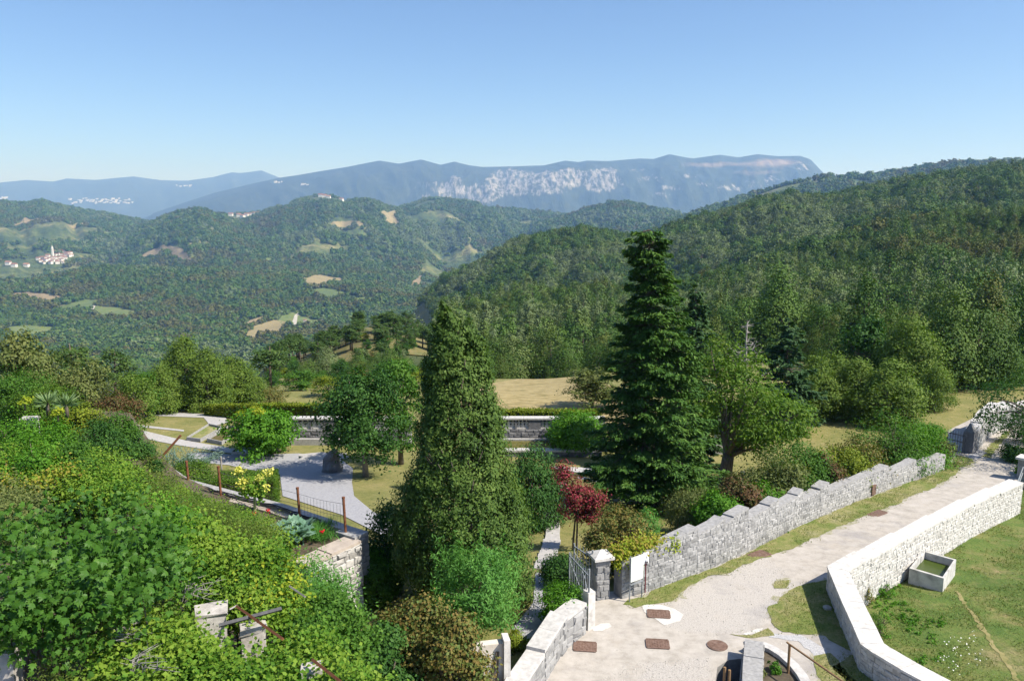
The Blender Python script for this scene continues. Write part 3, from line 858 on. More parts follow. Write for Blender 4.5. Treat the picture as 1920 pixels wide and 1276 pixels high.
def stonemat(name, cols, sc=5.0):
    m, t, out = newmat(name)
    oi = t.nodes.new('ShaderNodeObjectInfo'); n = noi(t, sc, 7, .7); n2 = noi(t, 1.1, 4)
    f = maths(t, 'ADD', maths(t, 'MULTIPLY', n, .7), maths(t, 'ADD', maths(t, 'MULTIPLY', oi.outputs['Random'], .3), maths(t, 'MULTIPLY', attr(t, 'rnd'), .3)))
    c = ramp(t, f, [(.28 + .5 * i / (len(cols) - 1), k) for i, k in enumerate(cols)])
    c = mixc(t, mrange(t, n2, .5, .75, 0, .4), c, tuple(x * .6 for x in cols[0]))
    bsdf(t, out, c, .92, n, .7, .03); return m
MSG = stonemat('stone_grey', [(.17, .17, .17), (.25, .248, .246), (.33, .328, .325), (.42, .415, .41)])
MSW = stonemat('stone_white', [(.34, .325, .30), (.48, .465, .44), (.60, .585, .56)])
MSD = stonemat('stone_dark_grey', [(.11, .11, .12), (.19, .19, .20), (.29, .285, .285)])
MSP = stonemat('stone_pale', [(.24, .23, .215), (.40, .385, .365), (.52, .505, .48), (.62, .60, .57)])
MMORG = simple('mortar_grey', [(.17, .17, .17), (.28, .28, .275)], 6, 6)
MMORW = simple('mortar_pale', [(.19, .18, .165), (.34, .325, .30)], 9, 6)
MRUST = simple('rusty_iron', [(.10, .035, .015), (.19, .075, .035), (.14, .06, .035)], 9, 6, rough=.85, bump=.3)
MRUSTP = simple('rusty_cover', [(.10, .06, .045), (.17, .105, .08), (.22, .155, .125)], 12, 6, rough=.8, bump=.4)
MIRON = simple('gate_iron_grey', [(.20, .22, .235), (.32, .34, .36)], 6, 4, rough=.5, bump=.1, metal=.2)
MIROND = simple('iron_dark', [(.05, .05, .055), (.11, .11, .115)], 6, 4, rough=.6, bump=.1)
MWOODR = simple('rail_wood', [(.16, .095, .045), (.30, .19, .10)], 8, 5, bump=.3, sv=(4, 4, 1))
MHOSE = simple('black_hose', [(.018, .018, .022), (.04, .04, .045)], 4, 2, rough=.5, bump=0)

def off_line(pts, d):
    """plan line moved d to the right of its direction"""
    P = [np.array(p[:2], float) for p in pts]; out = []
    for i in range(len(P)):
        ns = []
        for a, b in ((i - 1, i), (i, i + 1)):
            if 0 <= a and b < len(P):
                q = P[b] - P[a]; q /= np.linalg.norm(q); ns.append(np.array((q[1], -q[0])))
        m = sum(ns); m /= np.linalg.norm(m); m /= max(.5, m @ ns[0])
        out.append(P[i] + m * d)
    return out

def unit_stone(seed):
    r = random.Random(seed); V = []
    for y, k in ((0, .5), (1, .41)):
        for sx, sz in ((-1, -1), (1, -1), (1, 1), (-1, 1)):
            V.append((sx * k + r.uniform(-.07, .07), y * r.uniform(.75, 1.1), sz * k + r.uniform(-.08, .08)))
    V.append((r.uniform(-.15, .15), 1.12, r.uniform(-.15, .15)))
    F = [(0, 1, 5, 4), (1, 2, 6, 5), (2, 3, 7, 6), (3, 0, 4, 7), (4, 5, 8), (5, 6, 8), (6, 7, 8), (7, 4, 8)]
    return V, F
USTONE = [unit_stone(i) for i in range(14)]
_sm = {}
def stone_mesh(k, mat):
    if (k, mat.name) not in _sm: _sm[(k, mat.name)] = mk('stone', *USTONE[k], mat)
    return _sm[(k, mat.name)]

def face_stones(root, segs, sw, sh, mat, nparts, proud=.035, skip=.0):
    """rubble facing: segs = [(p0, p1, zb0, zb1, zt0, zt1)], the stones stick out to the right of p0->p1"""
    items = []
    for p0, p1, a0, a1, b0, b1 in segs:
        p0 = np.array(p0); p1 = np.array(p1); L = np.linalg.norm(p1 - p0); d = (p1 - p0) / L; nrm = np.array((d[1], -d[0]))
        ang = math.atan2(-nrm[0], nrm[1]); hmax = max(b0 - a0, b1 - a1); z = .0
        while z < hmax:
            rh = sh * random.uniform(.7, 1.35); s = -random.uniform(0, sw * .5)
            while s < L:
                wd = sw * random.uniform(.55, 1.6); c = s + wd / 2; q = min(max(c / L, 0), 1)
                zb, ztp = a0 + (a1 - a0) * q, b0 + (b1 - b0) * q
                lo = zb + z; hi = min(lo + rh, ztp); x0, x1 = max(s, 0), min(s + wd, L)
                if hi - lo > .05 and x1 - x0 > .05 and random.random() > skip:
                    pc = p0 + d * (x0 + x1) / 2
                    items.append((pc[0], pc[1], (lo + hi) / 2 + random.uniform(-.12, .12) * sh * (hi < ztp - .05), ang + random.uniform(-.04, .04), (x1 - x0) * random.uniform(.94, 1.08), proud * random.uniform(.5, 1.7), (hi - lo) * random.uniform(.85, 1.12), random.randrange(len(USTONE))))
                s += wd
            z += rh
    def key(it):
        p = (it[0], it[1], it[2]); return -(it[4] * it[6]) / mpp(p) ** 2
    items.sort(key=key)
    for it in items[:nparts]:
        o = add('stone', stone_mesh(it[7], mat), root)
        o.location = it[:3]; o.rotation_euler = (0, random.uniform(-.12, .12), it[3]); o.scale = (it[4], it[5], it[6])
    if len(items) > nparts:
        V, F, Rn = [], [], []
        for x, y, z, an, w_, dp, h_, k in items[nparts:]:
            vs, fs = USTONE[k]; n0 = len(V); co, si = math.cos(an), math.sin(an)
            for a, b_, c in vs:
                a, b_, c = a * w_, b_ * dp, c * h_; V.append((x + a * co - b_ * si, y + a * si + b_ * co, z + c))
            F += [tuple(n0 + i for i in f) for f in fs]; Rn += [random.random()] * len(fs)
        add('rubble_facing', mk('rubble_facing', V, F, mat, Rn), root, kind='stuff')

def wall(name, label, cat, left, zb, tops, thick, mcore, mcap, mst, faces=(1,), over=.05, caph=.09, capl=1.1, sw=.33, sh=.2, nparts=300, proud=.035, group=None, zdeep=.5, cap=True, skip=0):
    """a stone wall; left = plan line of its left face; tops = (height at start, height at end) of every piece"""
    root = thing(name, label, cat, (0, 0, 0), group)
    lf = [np.array(p[:2]) for p in left]; rf = off_line(left, thick)
    cl, cr_ = off_line(left, -over), off_line(left, thick + over)
    core = MB(); segs_r, segs_l = [], []
    for i in range(len(lf) - 1):
        za, zc = float(zb(*lf[i])), float(zb(*lf[i + 1])); ta, tb = tops[i]
        q = [lf[i], lf[i + 1], rf[i + 1], rf[i]]
        core.hexa([(*lf[i], za - zdeep), (*rf[i], za - zdeep), (*rf[i + 1], zc - zdeep), (*lf[i + 1], zc - zdeep),
                   (*lf[i], ta), (*rf[i], ta), (*rf[i + 1], tb), (*lf[i + 1], tb)])
        segs_r.append((rf[i], rf[i + 1], za - zdeep * .6, zc - zdeep * .6, ta, tb))
        segs_l.append((lf[i + 1], lf[i], zc - zdeep * .6, za - zdeep * .6, tb, ta))
        if cap:
            L = np.linalg.norm(lf[i + 1] - lf[i]); n = max(1, round(L / capl))
            for k in range(n):
                e = .006 / L
                f0, f1 = k / n + e, (k + 1) / n - e
                if k == 0 and i > 0 and abs(tops[i - 1][1] - ta) > .02: f0 -= .02 / L
                A, B_ = cl[i] + (cl[i + 1] - cl[i]) * f0, cl[i] + (cl[i + 1] - cl[i]) * f1
                C, D = cr_[i] + (cr_[i + 1] - cr_[i]) * f1, cr_[i] + (cr_[i + 1] - cr_[i]) * f0
                j = random.uniform(-.008, .008); z0, z1 = ta + (tb - ta) * f0 + .002, ta + (tb - ta) * f1 + .002
                m = MB().hexa([(*A, z0), (*D, z0), (*C, z1), (*B_, z1), (*A, z0 + caph + j), (*D, z0 + caph + j), (*C, z1 + caph + j), (*B_, z1 + caph + j)])
                m.obj('coping_stone', mcap, root)
    core.obj('wall_core', mcore, root)
    sg = []
    if 1 in faces: sg += segs_r
    if -1 in faces: sg += segs_l
    if sg and mst: face_stones(root, sg, sw, sh, mst, nparts, proud, skip)
    return root

def H(u, v, zf=None, **k): return hit(u, v, zf, **k)
zr = lambda x, y: zroad(x, y)

# road and courtyard sheet, with the stairwell cut out at the bottom of the frame
pit = [tuple(H(u, v, zr)[:2]) for u, v in ((1338, 1300), (1345, 1250), (1366, 1236), (1390, 1234), (1384, 1300))]
rpoly = [(-3.0, 8), (-1.6, 17.6), (.3, 20.6), (1.75, 23.3), (2.0, 24.9), (3.0, 25.7), (4.4, 26.1), (7.2, 28.2), (8.9, 29.7), (12.2, 33.0), (16.0, 36.5), (20.4, 40.1), (24.0, 43.0),
         (26.6, 47), (30.5, 54), (40, 64), (52, 70), (56, 66), (46, 57), (36, 49.5), (27.5, 41), (24, 38), (19, 33.9), (12.0, 28.0), (11.4, 26.1), (10.5, 21.2), (11.5, 18.9), (15.2, 16), (16, 8)]
road = patch('road', rpoly, zr, 0, MROAD, .45, holes=[pit])
def gravelw(x, y):
    gp = [tuple(H(u, v, zr)[:2]) for u, v in ((1240, 1160), (1300, 1100), (1370, 1055), (1440, 1045), (1480, 1100), (1455, 1150), (1400, 1185), (1300, 1190))]
    gp2 = [tuple(H(u, v, zr)[:2]) for u, v in ((1180, 1276), (1220, 1240), (1330, 1235), (1345, 1276))]
    return (inpoly(x, y, gp) | inpoly(x, y, gp2)).astype(float) * .55 + .22 + .5 * (fbm(x * .5, y * .5, 3, 8) - .5)
me = road.data; co = np.empty(len(me.vertices) * 3, np.float32); me.vertices.foreach_get('co', co); co = co.reshape(-1, 3)
me.attributes.new('gravel', 'FLOAT', 'POINT').data.foreach_set('value', gravelw(co[:, 0], co[:, 1]).astype(np.float32))
MWORN = simple('worn_edge', [(.30, .27, .21), (.40, .37, .31), (.24, .235, .13), (.46, .43, .39)], 7, 8, bump=.6, lo=.3, hi=.68)
VERGES = []
def rp(*pts): return [tuple(H(u, v, zr)[:2]) for u, v in pts]
def verge(pts, mat=MGRASS, off=.012, name='grass_verge', rag=.22, cell=.3):
    p = rp(*pts)
    if mat is MGRASS:
        VERGES.append(p)
        patch('worn_verge', p, zr, .006, MWORN, cell, rag * 1.9 + .1, .35, seed=len(VERGES) + 40)
    return patch(name, p, zr, off, mat, cell, rag, .5, seed=len(VERGES))
verge([(1168, 1133), (1215, 1110), (1300, 1078), (1345, 1062), (1400, 1036), (1432, 1030), (1440, 1042), (1395, 1058), (1370, 1075), (1330, 1078), (1290, 1100), (1262, 1128), (1220, 1135), (1190, 1140)])
verge([(1400, 1036), (1500, 986), (1600, 943), (1700, 906), (1772, 880), (1795, 862), (1800, 880), (1770, 905), (1720, 925), (1640, 962), (1580, 985), (1520, 1012), (1470, 1035), (1415, 1042)])
verge([(1528, 1092), (1556, 1085), (1580, 1140), (1612, 1212), (1690, 1262), (1760, 1310), (1660, 1310), (1600, 1290), (1560, 1250), (1600, 1225), (1540, 1190), (1470, 1185), (1448, 1172), (1440, 1140), (1470, 1112), (1500, 1098)])
verge([(1370, 1188), (1410, 1188), (1440, 1178), (1452, 1192), (1400, 1194)], rag=.12, cell=.15)
verge([(1530, 1230), (1560, 1225), (1600, 1270), (1650, 1310), (1540, 1310)], rag=.2)
verge([(1455, 1088), (1480, 1085), (1478, 1102), (1452, 1102)], rag=.15, cell=.15)
verge([(1840, 855), (1850, 840), (1880, 815), (1896, 806), (1892, 815), (1872, 835), (1856, 858)], rag=.2)
verge([(1790, 850), (1825, 860), (1815, 875), (1785, 875)], rag=.3)
verge([(1440, 1185), (1500, 1190), (1545, 1215), (1560, 1250), (1530, 1232), (1490, 1200), (1445, 1196)], MGREYG, .009, 'gravel_patch')
verge([(1203, 1133), (1240, 1133), (1262, 1140), (1281, 1152), (1276, 1164), (1245, 1171), (1228, 1160), (1207, 1146)], MCONC, .010, 'concrete_patch', .05, .12)
verge([(1112, 1176), (1125, 1169), (1142, 1168), (1146, 1174), (1128, 1182), (1113, 1183)], MCONC, .010, 'concrete_patch', .05, .12)
verge([(1392, 1188), (1420, 1178), (1432, 1178), (1424, 1186), (1400, 1190)], MCONC, .010, 'concrete_patch', .05, .12)
verge([(1820, 846), (1836, 842), (1850, 848), (1832, 862), (1815, 858)], MPATH, .014, 'path', .1)

# lawn on the right, lower than the road
lpoly = [(12.6, 28.6), (19.4, 34.3), (25.6, 39.7), (30, 43), (60, 55), (60, 10), (14.5, 10), (14.5, 17.0), (11.6, 19.0), (10.6, 21.2), (11.5, 26.0)]
patch('lawn', lpoly, zlawn, 0, MLAWN, .4)
patch('lawn_path', [tuple(H(u, v, zlawn)[:2]) for u, v in ((1788, 1108), (1794, 1108), (1838, 1165), (1880, 1225), (1915, 1276), (1905, 1276), (1870, 1225), (1830, 1165))], zlawn, .012, simple('bare_earth', [(.16, .16, .05), (.25, .22, .09), (.30, .25, .13)], 3, 6), .12, .16, .25)
lawnp = lpoly

# garden paths
def gpath(pts, mat=MPATH, off=.03, cell=.5, rag=.0, name='path'):
    return patch(name, [tuple(H(u, v)[:2]) for u, v in pts], zt, off, mat, cell, rag, .6)
gpath([(352, 850), (375, 848), (430, 852), (500, 852), (560, 850), (600, 855), (640, 862), (662, 878), (660, 905), (664, 930), (700, 960), (740, 975), (790, 990), (800, 1030), (745, 1018), (640, 965), (530, 930), (525, 890), (430, 872), (350, 865)])
gpath([(205, 795), (330, 822), (420, 838), (480, 848), (478, 858), (420, 848), (330, 834), (205, 808)], MPATHL, .034)
gpath([(205, 769), (300, 772), (420, 778), (428, 792), (395, 800), (382, 783), (300, 780), (205, 777)], MPATHL, .03)
gpath([(220, 793), (345, 806), (345, 809), (220, 797)], MPATHL, .03)
gpath([(560, 852), (600, 848), (650, 850), (655, 860), (600, 862), (560, 862)], MPATHL, .036)
gpath([(960, 1180), (1000, 1130), (1004, 1074), (1036, 1074), (1066, 1088), (1100, 1108), (1126, 1120), (1150, 1140), (1108, 1184), (1050, 1190), (1000, 1215)], MPATH, .03, .3)
gpath([(1018, 968), (1044, 966), (1062, 948), (1070, 915), (1052, 900), (1040, 935), (1024, 955)], MPATH, .03, .4)
gpath([(1032, 875), (1090, 877), (1150, 884), (1150, 890), (1090, 887), (1030, 881)], MCOPE, .05, .4, name='stone_edging')
gpath([(1150, 930), (1205, 940), (1268, 940), (1268, 950), (1200, 952), (1150, 940)], MPATHL, .03, .4)
gpath([(1085, 892), (1120, 900), (1120, 904), (1080, 896)], MPATHL, .03, .4)

# ================================================================== walls
gwpx = [(1165, 1122), (1215, 1108), (1262, 1091), (1306, 1075), (1340, 1062), (1356, 1055), (1372, 1047), (1400, 1035), (1440, 1015), (1456, 1008), (1492, 989), (1502, 984), (1535, 970), (1551, 963), (1600, 942), (1642, 926), (1662, 919), (1702, 904), (1714, 900), (1745, 889), (1770, 881)]
gwr = [H(u, v, zr) for u, v in gwpx]
hh = [1.35, 1.45, 1.6, 1.5, 1.62, 1.5, 1.68, 1.35, 1.55, 1.28, 1.48, 1.12, 1.35, 1.02, 1.05, 1.15, .86, 1.0, .72, .75]
gtop = []
for i, h in enumerate(hh):
    z0 = float(zroad(0, gwr[i][1])); z1 = float(zroad(0, gwr[i + 1][1])); gtop.append((z0 + h - .04, z1 + h + .10))
gleft = off_line([p[:2] for p in gwr], -.45)
wall('garden_wall', 'long grey rubble wall with stepped coping along the left side of the gravel road', 'wall', gleft, zr, gtop, .45, MMORG, MCOPEG, MSG, (1,), .012, .06, .8, .21, .125, 300, .018, zdeep=.35)
# small iron hatch low in the garden wall
p = H(1637, 929, zr); b = MB().box((p[0], p[1] - .02, p[2] + .32), (.32, .06, .5), math.atan2(2.9, 4.2))
props(b.obj('wall_hatch', MRUSTP), 'small rusty hatch set low in the grey road wall', 'hatch')
rwpx = [(1905, 1362), (1850, 1336), (1760, 1290), (1690, 1252), (1640, 1222), (1616, 1205), (1603, 1175), (1580, 1125), (1553, 1061), (1603, 1037), (1672, 1002), (1738, 969), (1800, 939), (1850, 918), (1893, 901)]
rwl = []
for u, v in rwpx: rwl.append(H(u, v, lambda x, y: zroad(x, y) + .85)[:2])
rt = []
for i in range(len(rwl) - 1):
    z0 = float(zroad(0, rwl[i][1])) + .77
    z1 = float(zroad(0, rwl[i + 1][1])) + .77
    rt.append((z0, z0) if i < 8 else (z0 + .02, z1 + .10))
wall('boundary_wall', 'white coped wall with rubble face bending round the lower lawn', 'wall', rwl, lambda x, y: zroad(x, y) - .75, rt, .58, MMORW, MCONC, MSW, (1, -1), .04, .07, 2.4, .17, .12, 300, .02, zdeep=.35)
fwr = [H(u, v, zr)[:2] for u, v in ((960, 1380), (985, 1330), (1020, 1276), (1061, 1214), (1098, 1186))]
wall('entrance_wall', 'low grey stone wall with broad sloping coping beside the garden gate', 'wall', off_line(fwr, -.5), lambda x, y: 0.0 * x, [(.72, .72), (.72, .76), (.86, .98), (.86, .92)], .5, MMORG, MCOPE, MSG, (1,), .03, .10, 1.2, .36, .22, 120, .04, zdeep=.3)

# gate: pillar, wall end post and two leaves
pp = H(1125, 1121)
root = thing('gate_pillar', 'square stone gate pillar with white pyramid cap beside the open iron gate', 'pillar', (0, 0, 0))
MB().box((pp[0], pp[1], pp[2] + .65), (.46, .46, 1.7), .3).obj('shaft', MMORG, root)
sg = []
cc = [(pp[0] + math.cos(.3 + a) * .325, pp[1] + math.sin(.3 + a) * .325) for a in (-2.356, -.785, .785, 2.356)]
for i in range(4): sg.append((cc[i], cc[(i + 1) % 4], pp[2] - .1, pp[2] - .1, pp[2] + 1.5, pp[2] + 1.5))
face_stones(root, sg, .24, .22, MSG, 120, .03)
m = MB(); a = .36
base = [(pp[0] + math.cos(.3 + q) * a * 1.41, pp[1] + math.sin(.3 + q) * a * 1.41) for q in (-2.356, -.785, .785, 2.356)]
z = pp[2] + 1.5
m.hexa([(*p, z) for p in base] + [(*p, z + .09) for p in base])
m.poly([(*p, z + .09) for p in base] + [(pp[0], pp[1], z + .27)], [(0, 1, 4), (1, 2, 4), (2, 3, 4), (3, 0, 4)])
m.obj('cap', MCONC, root)

def gate_leaf(p0, p1, zb, h, label, arch=.0, spear=.22):
    root = thing('gate_leaf', label, 'gate', (0, 0, 0), 'leaves of the garden gate')
    p0 = Vector((*p0, zb)); p1 = Vector((*p1, zb)); L = (p1 - p0).length
    f = MB(); up = Vector((0, 0, 1))
    tops = lambda q: h + arch * (q * q) 
    f.tube([p0 + up * .06, p0 + up * (tops(0) + .25)], .034, 6); f.tube([p1 + up * .06, p1 + up * (tops(1) + .1)], .03, 6)
    for zz in (.1, .62):
        f.tube([p0 + up * zz, p1 + up * zz], .022, 5)
    f.tube([p0.lerp(p1, q) + up * tops(q) for q in np.linspace(0, 1, 7)], .024, 5)
    f.obj('frame', MIRON, root)
    d = MB(); d.tube([p0 + up * .62, p1 + up * h * .92], .016, 5); d.tube([p0 + up * .12, p1 + up * .6], .014, 5); d.obj('brace', MIRON, root)
    n = max(4, int(L / .14))
    for k in range(1, n):
        q = k / n; s = p0.lerp(p1, q); b = MB()
        b.tube([s + up * .1, s + up * (tops(q) + spear * .4), s + up * (tops(q) + spear)], [.011, .011, .002], 5)
        b.obj('bar', MIRON, root)
    c = MB(); ctr = p0.lerp(p1, .5)
    ax = (p1 - p0).normalized()
    c.tube([ctr + ax * L * .4 * math.cos(a) + up * (h * .62 + L * .4 * math.sin(a)) for a in np.linspace(0, math.pi, 9)], .014, 5); c.obj('arch', MIRON, root)
    return root
hb = H(1103, 1183)
gate_leaf((hb[0], hb[1]), (hb[0] - .5, hb[1] + 1.55), .02, 1.75, 'open left leaf of the grey iron gate, hinged at the low wall end', 0)
gate_leaf((pp[0] - .28, pp[1] - .02), (pp[0] - .85, pp[1] + .65), pp[2] + .05, 1.45, 'right leaf of the grey iron gate, swung back by the stone pillar', .1)
m = MB().box((hb[0] + .02, hb[1] + .12, .62), (.26, .32, 1.25), .5); props(m.obj('wall_end_post', MCONC), 'pale squared end post of the low wall at the gate', 'post')

# info board and small sign
q0, q1 = H(1180, 1128, zr), H(1203, 1119, zr)
root = thing('information_board', 'pale blank information board on two thin metal posts by the vine-topped wall', 'sign', (0, 0, 0))
MSIGN = simple('board_face', [(.62, .66, .60), (.72, .76, .71)], 1.5, 3, rough=.35, bump=0)
dv = Vector(q1) - Vector(q0)
for q in (q0, q1): MB().tube([Vector(q), Vector(q) + Vector((0, 0, 1.62))], .022, 6).obj('post', MIRON, root)
nv = Vector((dv.y, -dv.x, 0)).normalized() * .03
def quadbox(a, b_, z0, z1, n): return MB().hexa([(*(a - n)[:2], a.z + z0), (*(a + n)[:2], a.z + z0), (*(b_ + n)[:2], b_.z + z0), (*(b_ - n)[:2], b_.z + z0), (*(a - n)[:2], a.z + z1), (*(a + n)[:2], a.z + z1), (*(b_ + n)[:2], b_.z + z1), (*(b_ - n)[:2], b_.z + z1)])
quadbox(Vector(q0) + nv * 1.2, Vector(q1) + nv * 1.2, .72, 1.58, nv * .4).obj('panel', MSIGN, root)
quadbox(Vector(q0) + nv, Vector(q1) + nv, .60, .65, nv * .5).obj('rail', MIRON, root)
q = H(1209, 1110, zr); root = thing('notice_sign', 'small white notice plate on a thin dark red post by the road wall', 'sign', tuple(q))
MB().tube([(0, 0, -.1), (0, 0, 1.35)], .028, 8).obj('post', simple('post_dark_red', [(.10, .012, .018), (.15, .02, .028)], 5, 2, rough=.5, bump=0), root)
plate_ = MB().box((0, -.04, 1.28), (.24, .02, .40), .5).obj('plate', simple('white_enamel', [(.8, .79, .77), (.85, .84, .83)], 3, 2, rough=.4, bump=0), root)
MB().box((.02, -.055, 1.13), (.13, .012, .06), .5).obj('mark', simple('dark_mark', [(.08, .07, .08), (.12, .10, .10)], 3, 2), plate_)

# manhole covers
def cover(u, v, w_, d_, rz, label, rnd=False):
    p = H(u, v, zr); root = thing('manhole_cover', label, 'manhole cover', (p[0], p[1], p[2] + .014), None, rz)
    if rnd:
        f = MB(); f.tube([(0, 0, 0), (0, 0, .014)], w_ / 2, 28); f.obj('frame', MRUSTP, root)
        f = MB(); f.tube([(0, 0, .0), (0, 0, .022)], w_ / 2 - .05, 28); f.obj('lid', MRUSTP, root)
    else:
        f = MB()
        for x, y, a, b_ in ((0, d_ / 2, w_, .05), (0, -d_ / 2, w_, .05), (w_ / 2, 0, .05, d_ - .06), (-w_ / 2, 0, .05, d_ - .06)): f.box((x, y, .008), (a, b_, .02))
        f.obj('frame', MRUSTP, root); l = MB().box((0, 0, .005), (w_ - .06, d_ - .06, .014))
        for k in range(7):
            for j in range(5): l.box(((k - 3) * w_ / 8.5, (j - 2) * d_ / 6.5, .0145), (.05, .02, .008), .7 if (k + j) % 2 else -.7)
        l.obj('lid', MRUSTP, root)
cover(1235, 1151, .70, .50, -.12, 'rusty rectangular manhole cover set in the white concrete patch')
cover(1233, 1207, .66, .50, -.10, 'brown rectangular manhole cover in the middle of the courtyard')
cover(1097, 1212, .66, .52, -.12, 'orange-brown rectangular manhole cover beside the low entrance wall')
cover(1345, 1210, .62, .62, 0, 'round brown manhole cover near the stairwell', True)
cover(1424, 1040, .8, .5, .6, 'reddish flat cover in the grass at the foot of the road wall')
cover(1645, 963, 1.0, .42, .65, 'worn brown drain cover in the far grass verge')

# stairwell in the courtyard, stone parapet, planter kerb and rails
sw_ = MB()
for i in range(len(pit)):
    a, c = pit[i], pit[(i + 1) % len(pit)]
    sw_.poly([(*a, .0), (*c, .0), (*c, -2.2), (*a, -2.2)], [(0, 1, 2, 3)])
sw_.poly([(*p, -2.1) for p in pit], [tuple(range(len(pit)))])
props(sw_.obj('stairwell', MMORG), kind='structure')
pa = [H(u, v, zr)[:2] for u, v in ((1390, 1330), (1392, 1276), (1396, 1226))]
wall('stair_parapet', 'grey rough stone parapet beside the dark stairwell at the bottom edge', 'wall', pa, lambda x, y: 0.0 * x, [(.42, .42), (.42, .42)], .5, MMORG, MCOPEG, MSG, (1, -1), .01, .08, .45, .3, .2, 60, .03, zdeep=.2)
kb = MB(); cpx = [(1398, 1222), (1412, 1216), (1432, 1216), (1452, 1224), (1474, 1238), (1496, 1258), (1512, 1278), (1530, 1310)]
cp_ = [H(u, v, zr)[:2] for u, v in cpx]; ci = off_line(cp_, .28)
kroot = thing('planter_kerb', 'curved pale concrete kerb round the small planted bed', 'kerb', (0, 0, 0))
for i in range(len(cp_) - 1):
    MB().hexa([(*cp_[i], -.1), (*ci[i], -.1), (*ci[i + 1], -.1), (*cp_[i + 1], -.1), (*cp_[i], .24), (*ci[i], .24), (*ci[i + 1], .24), (*cp_[i + 1], .24)]).obj('kerb_stone', MCOPE, kroot)
bed = [tuple(c) for c in ci] + [H(1425, 1330, zr)[:2], H(1424, 1232, zr)[:2]]
patch('planting_bed', bed, zr, .12, MSOILD, .2, 0)
def rail(name, label, posts, railpts, r=.035):
    root = thing(name, label, 'railing', (0, 0, 0))
    for a, h in posts: MB().tube([(a[0], a[1], a[2] - .1), (a[0], a[1], a[2] + h)], r * 1.15, 8).obj('post', MWOODR, root)
    if railpts: MB().tube(railpts, r * .8, 8).obj('rail', MWOODR, root)
pz = H(1477, 1268, zr); e = H(1620, 1370, zr)
rail('stair_railing', 'brown wooden handrail post and rail at the planter kerb', [(pz, .98), ((e[0], e[1], 0), .9)], [(pz[0] - .06, pz[1] + .08, 1.02), (pz[0], pz[1], .99), (e[0], e[1], .92)])
pz = H(1366, 1296, zr)
rail('rail_stub', 'two short brown rail posts in the dark stairwell', [((pz[0], pz[1], -.3), .95), ((pz[0] - .12, pz[1] + .05, -.3), 1.0)], None)
rk = MB().tube([(0, 0, -.02), (0, 0, .06), (0, 0, .11)], [.16, .14, .05], 7); p = H(1551, 1140, zr)
props(rk.obj('loose_stone', MSW), 'single pale stone lying on the grass in the wall shade', 'stone').location = tuple(p)

# water trough on the lawn
tb = [H(u, v, lambda x, y: zlawn(x, y) + .62)[:2] for u, v in ((1731, 1034), (1793, 1050), (1770, 1080), (1731, 1075))]
tb = [np.array(p) for p in tb]
tb[0] = tb[1] + (tb[0] - tb[1]); tb[3] = tb[2] + (tb[0] - tb[1])
root = thing('water_trough', 'open square concrete water trough on the lawn below the white wall', 'trough', (0, 0, 0))
ctr = sum(tb) / 4; zl_ = float(zlawn(*ctr)) - .1
MTR = simple('trough_concrete', [(.30, .29, .275), (.47, .46, .44), (.56, .55, .53)], 3, 7, bump=.4)
for i in range(4):
    a, c = tb[i], tb[(i + 1) % 4]; ai, ci_ = a + (ctr - a) * .11, c + (ctr - c) * .11
    MB().hexa([(*a, zl_), (*c, zl_), (*ci_, zl_), (*ai, zl_), (*a, zl_ + .74), (*c, zl_ + .74), (*ci_, zl_ + .74), (*ai, zl_ + .74)]).obj('trough_wall', MTR, root)
mw, t, out = newmat('trough_water'); bsdf(t, out, (.05, .075, .012), .25, spec=.3)
inn = [a + (ctr - a) * .1 for a in tb]
MB().poly([(*p, zl_ + .46) for p in inn], [(0, 1, 2, 3)]).obj('water', mw, root)
p0 = H(1722, 1045, lambda x, y: zlawn(x, y) + .5)
MB().hexa([(*(tb[0] + q), zl_ + z) for z in (0, .72) for q in (np.array((-.55, -.35)), np.array((-.35, -.55)), np.array((.02, -.12)), np.array((-.12, .02)))]).obj('spout_wall', MCOPE, root)

# far right: gate, pillar, curving wall, small white-capped pillar with rail
fp = H(1817, 848, zr)
root = thing('far_gate_pillar', 'dark pointed stone pillar of the far gate beside the road', 'pillar', (0, 0, 0))
MB().box((fp[0], fp[1], fp[2] + .6), (.58, .58, 1.5), .7).obj('shaft', MSD, root)
m = MB(); m.poly([(fp[0] + math.cos(.7 + a) * .40, fp[1] + math.sin(.7 + a) * .40, fp[2] + 1.352) for a in (-2.356, -.785, .785, 2.356)] + [(fp[0] - .08, fp[1], fp[2] + 1.9)], [(0, 1, 4), (1, 2, 4), (2, 3, 4), (3, 0, 4), (3, 2, 1, 0)]); m.obj('cap', MSD, root)
cw = [H(u, v, zr)[:2] for u, v in ((1829, 848), (1837, 838), (1850, 822), (1870, 808), (1895, 800), (1935, 793))]
zz = [float(zroad(*p)) for p in cw]
wall('far_wall', 'pale topped grey wall curving away beyond the far gate', 'wall', off_line(cw, -.6), zr, [(zz[i] + h, zz[i] + h) for i, h in enumerate((1.3, 1.5, 1.7, 1.6, 1.4))], .6, MMORG, MCOPE, MSG, (1,), .05, .1, 1.4, .4, .26, 120, .05, zdeep=.3)
g0, g1 = H(1770, 843, zr), H(1808, 852, zr)
root = thing('far_gate', 'dark iron gate with spear tops across the side track', 'gate', (0, 0, 0))
a, c = Vector(g0), Vector(g1)
f = MB()
for zq in (.12, .75, 1.15): f.tube([a + Vector((0, 0, zq)), c + Vector((0, 0, zq))], .03, 5)
f.obj('frame', MIROND, root)
n = int((c - a).length / .16)
for k in range(n + 1):
    s = a.lerp(c, k / n); MB().tube([s, s + Vector((0, 0, 1.2)), s + Vector((0, 0, 1.42))], [.016, .016, .004], 5).obj('bar', MIROND, root)
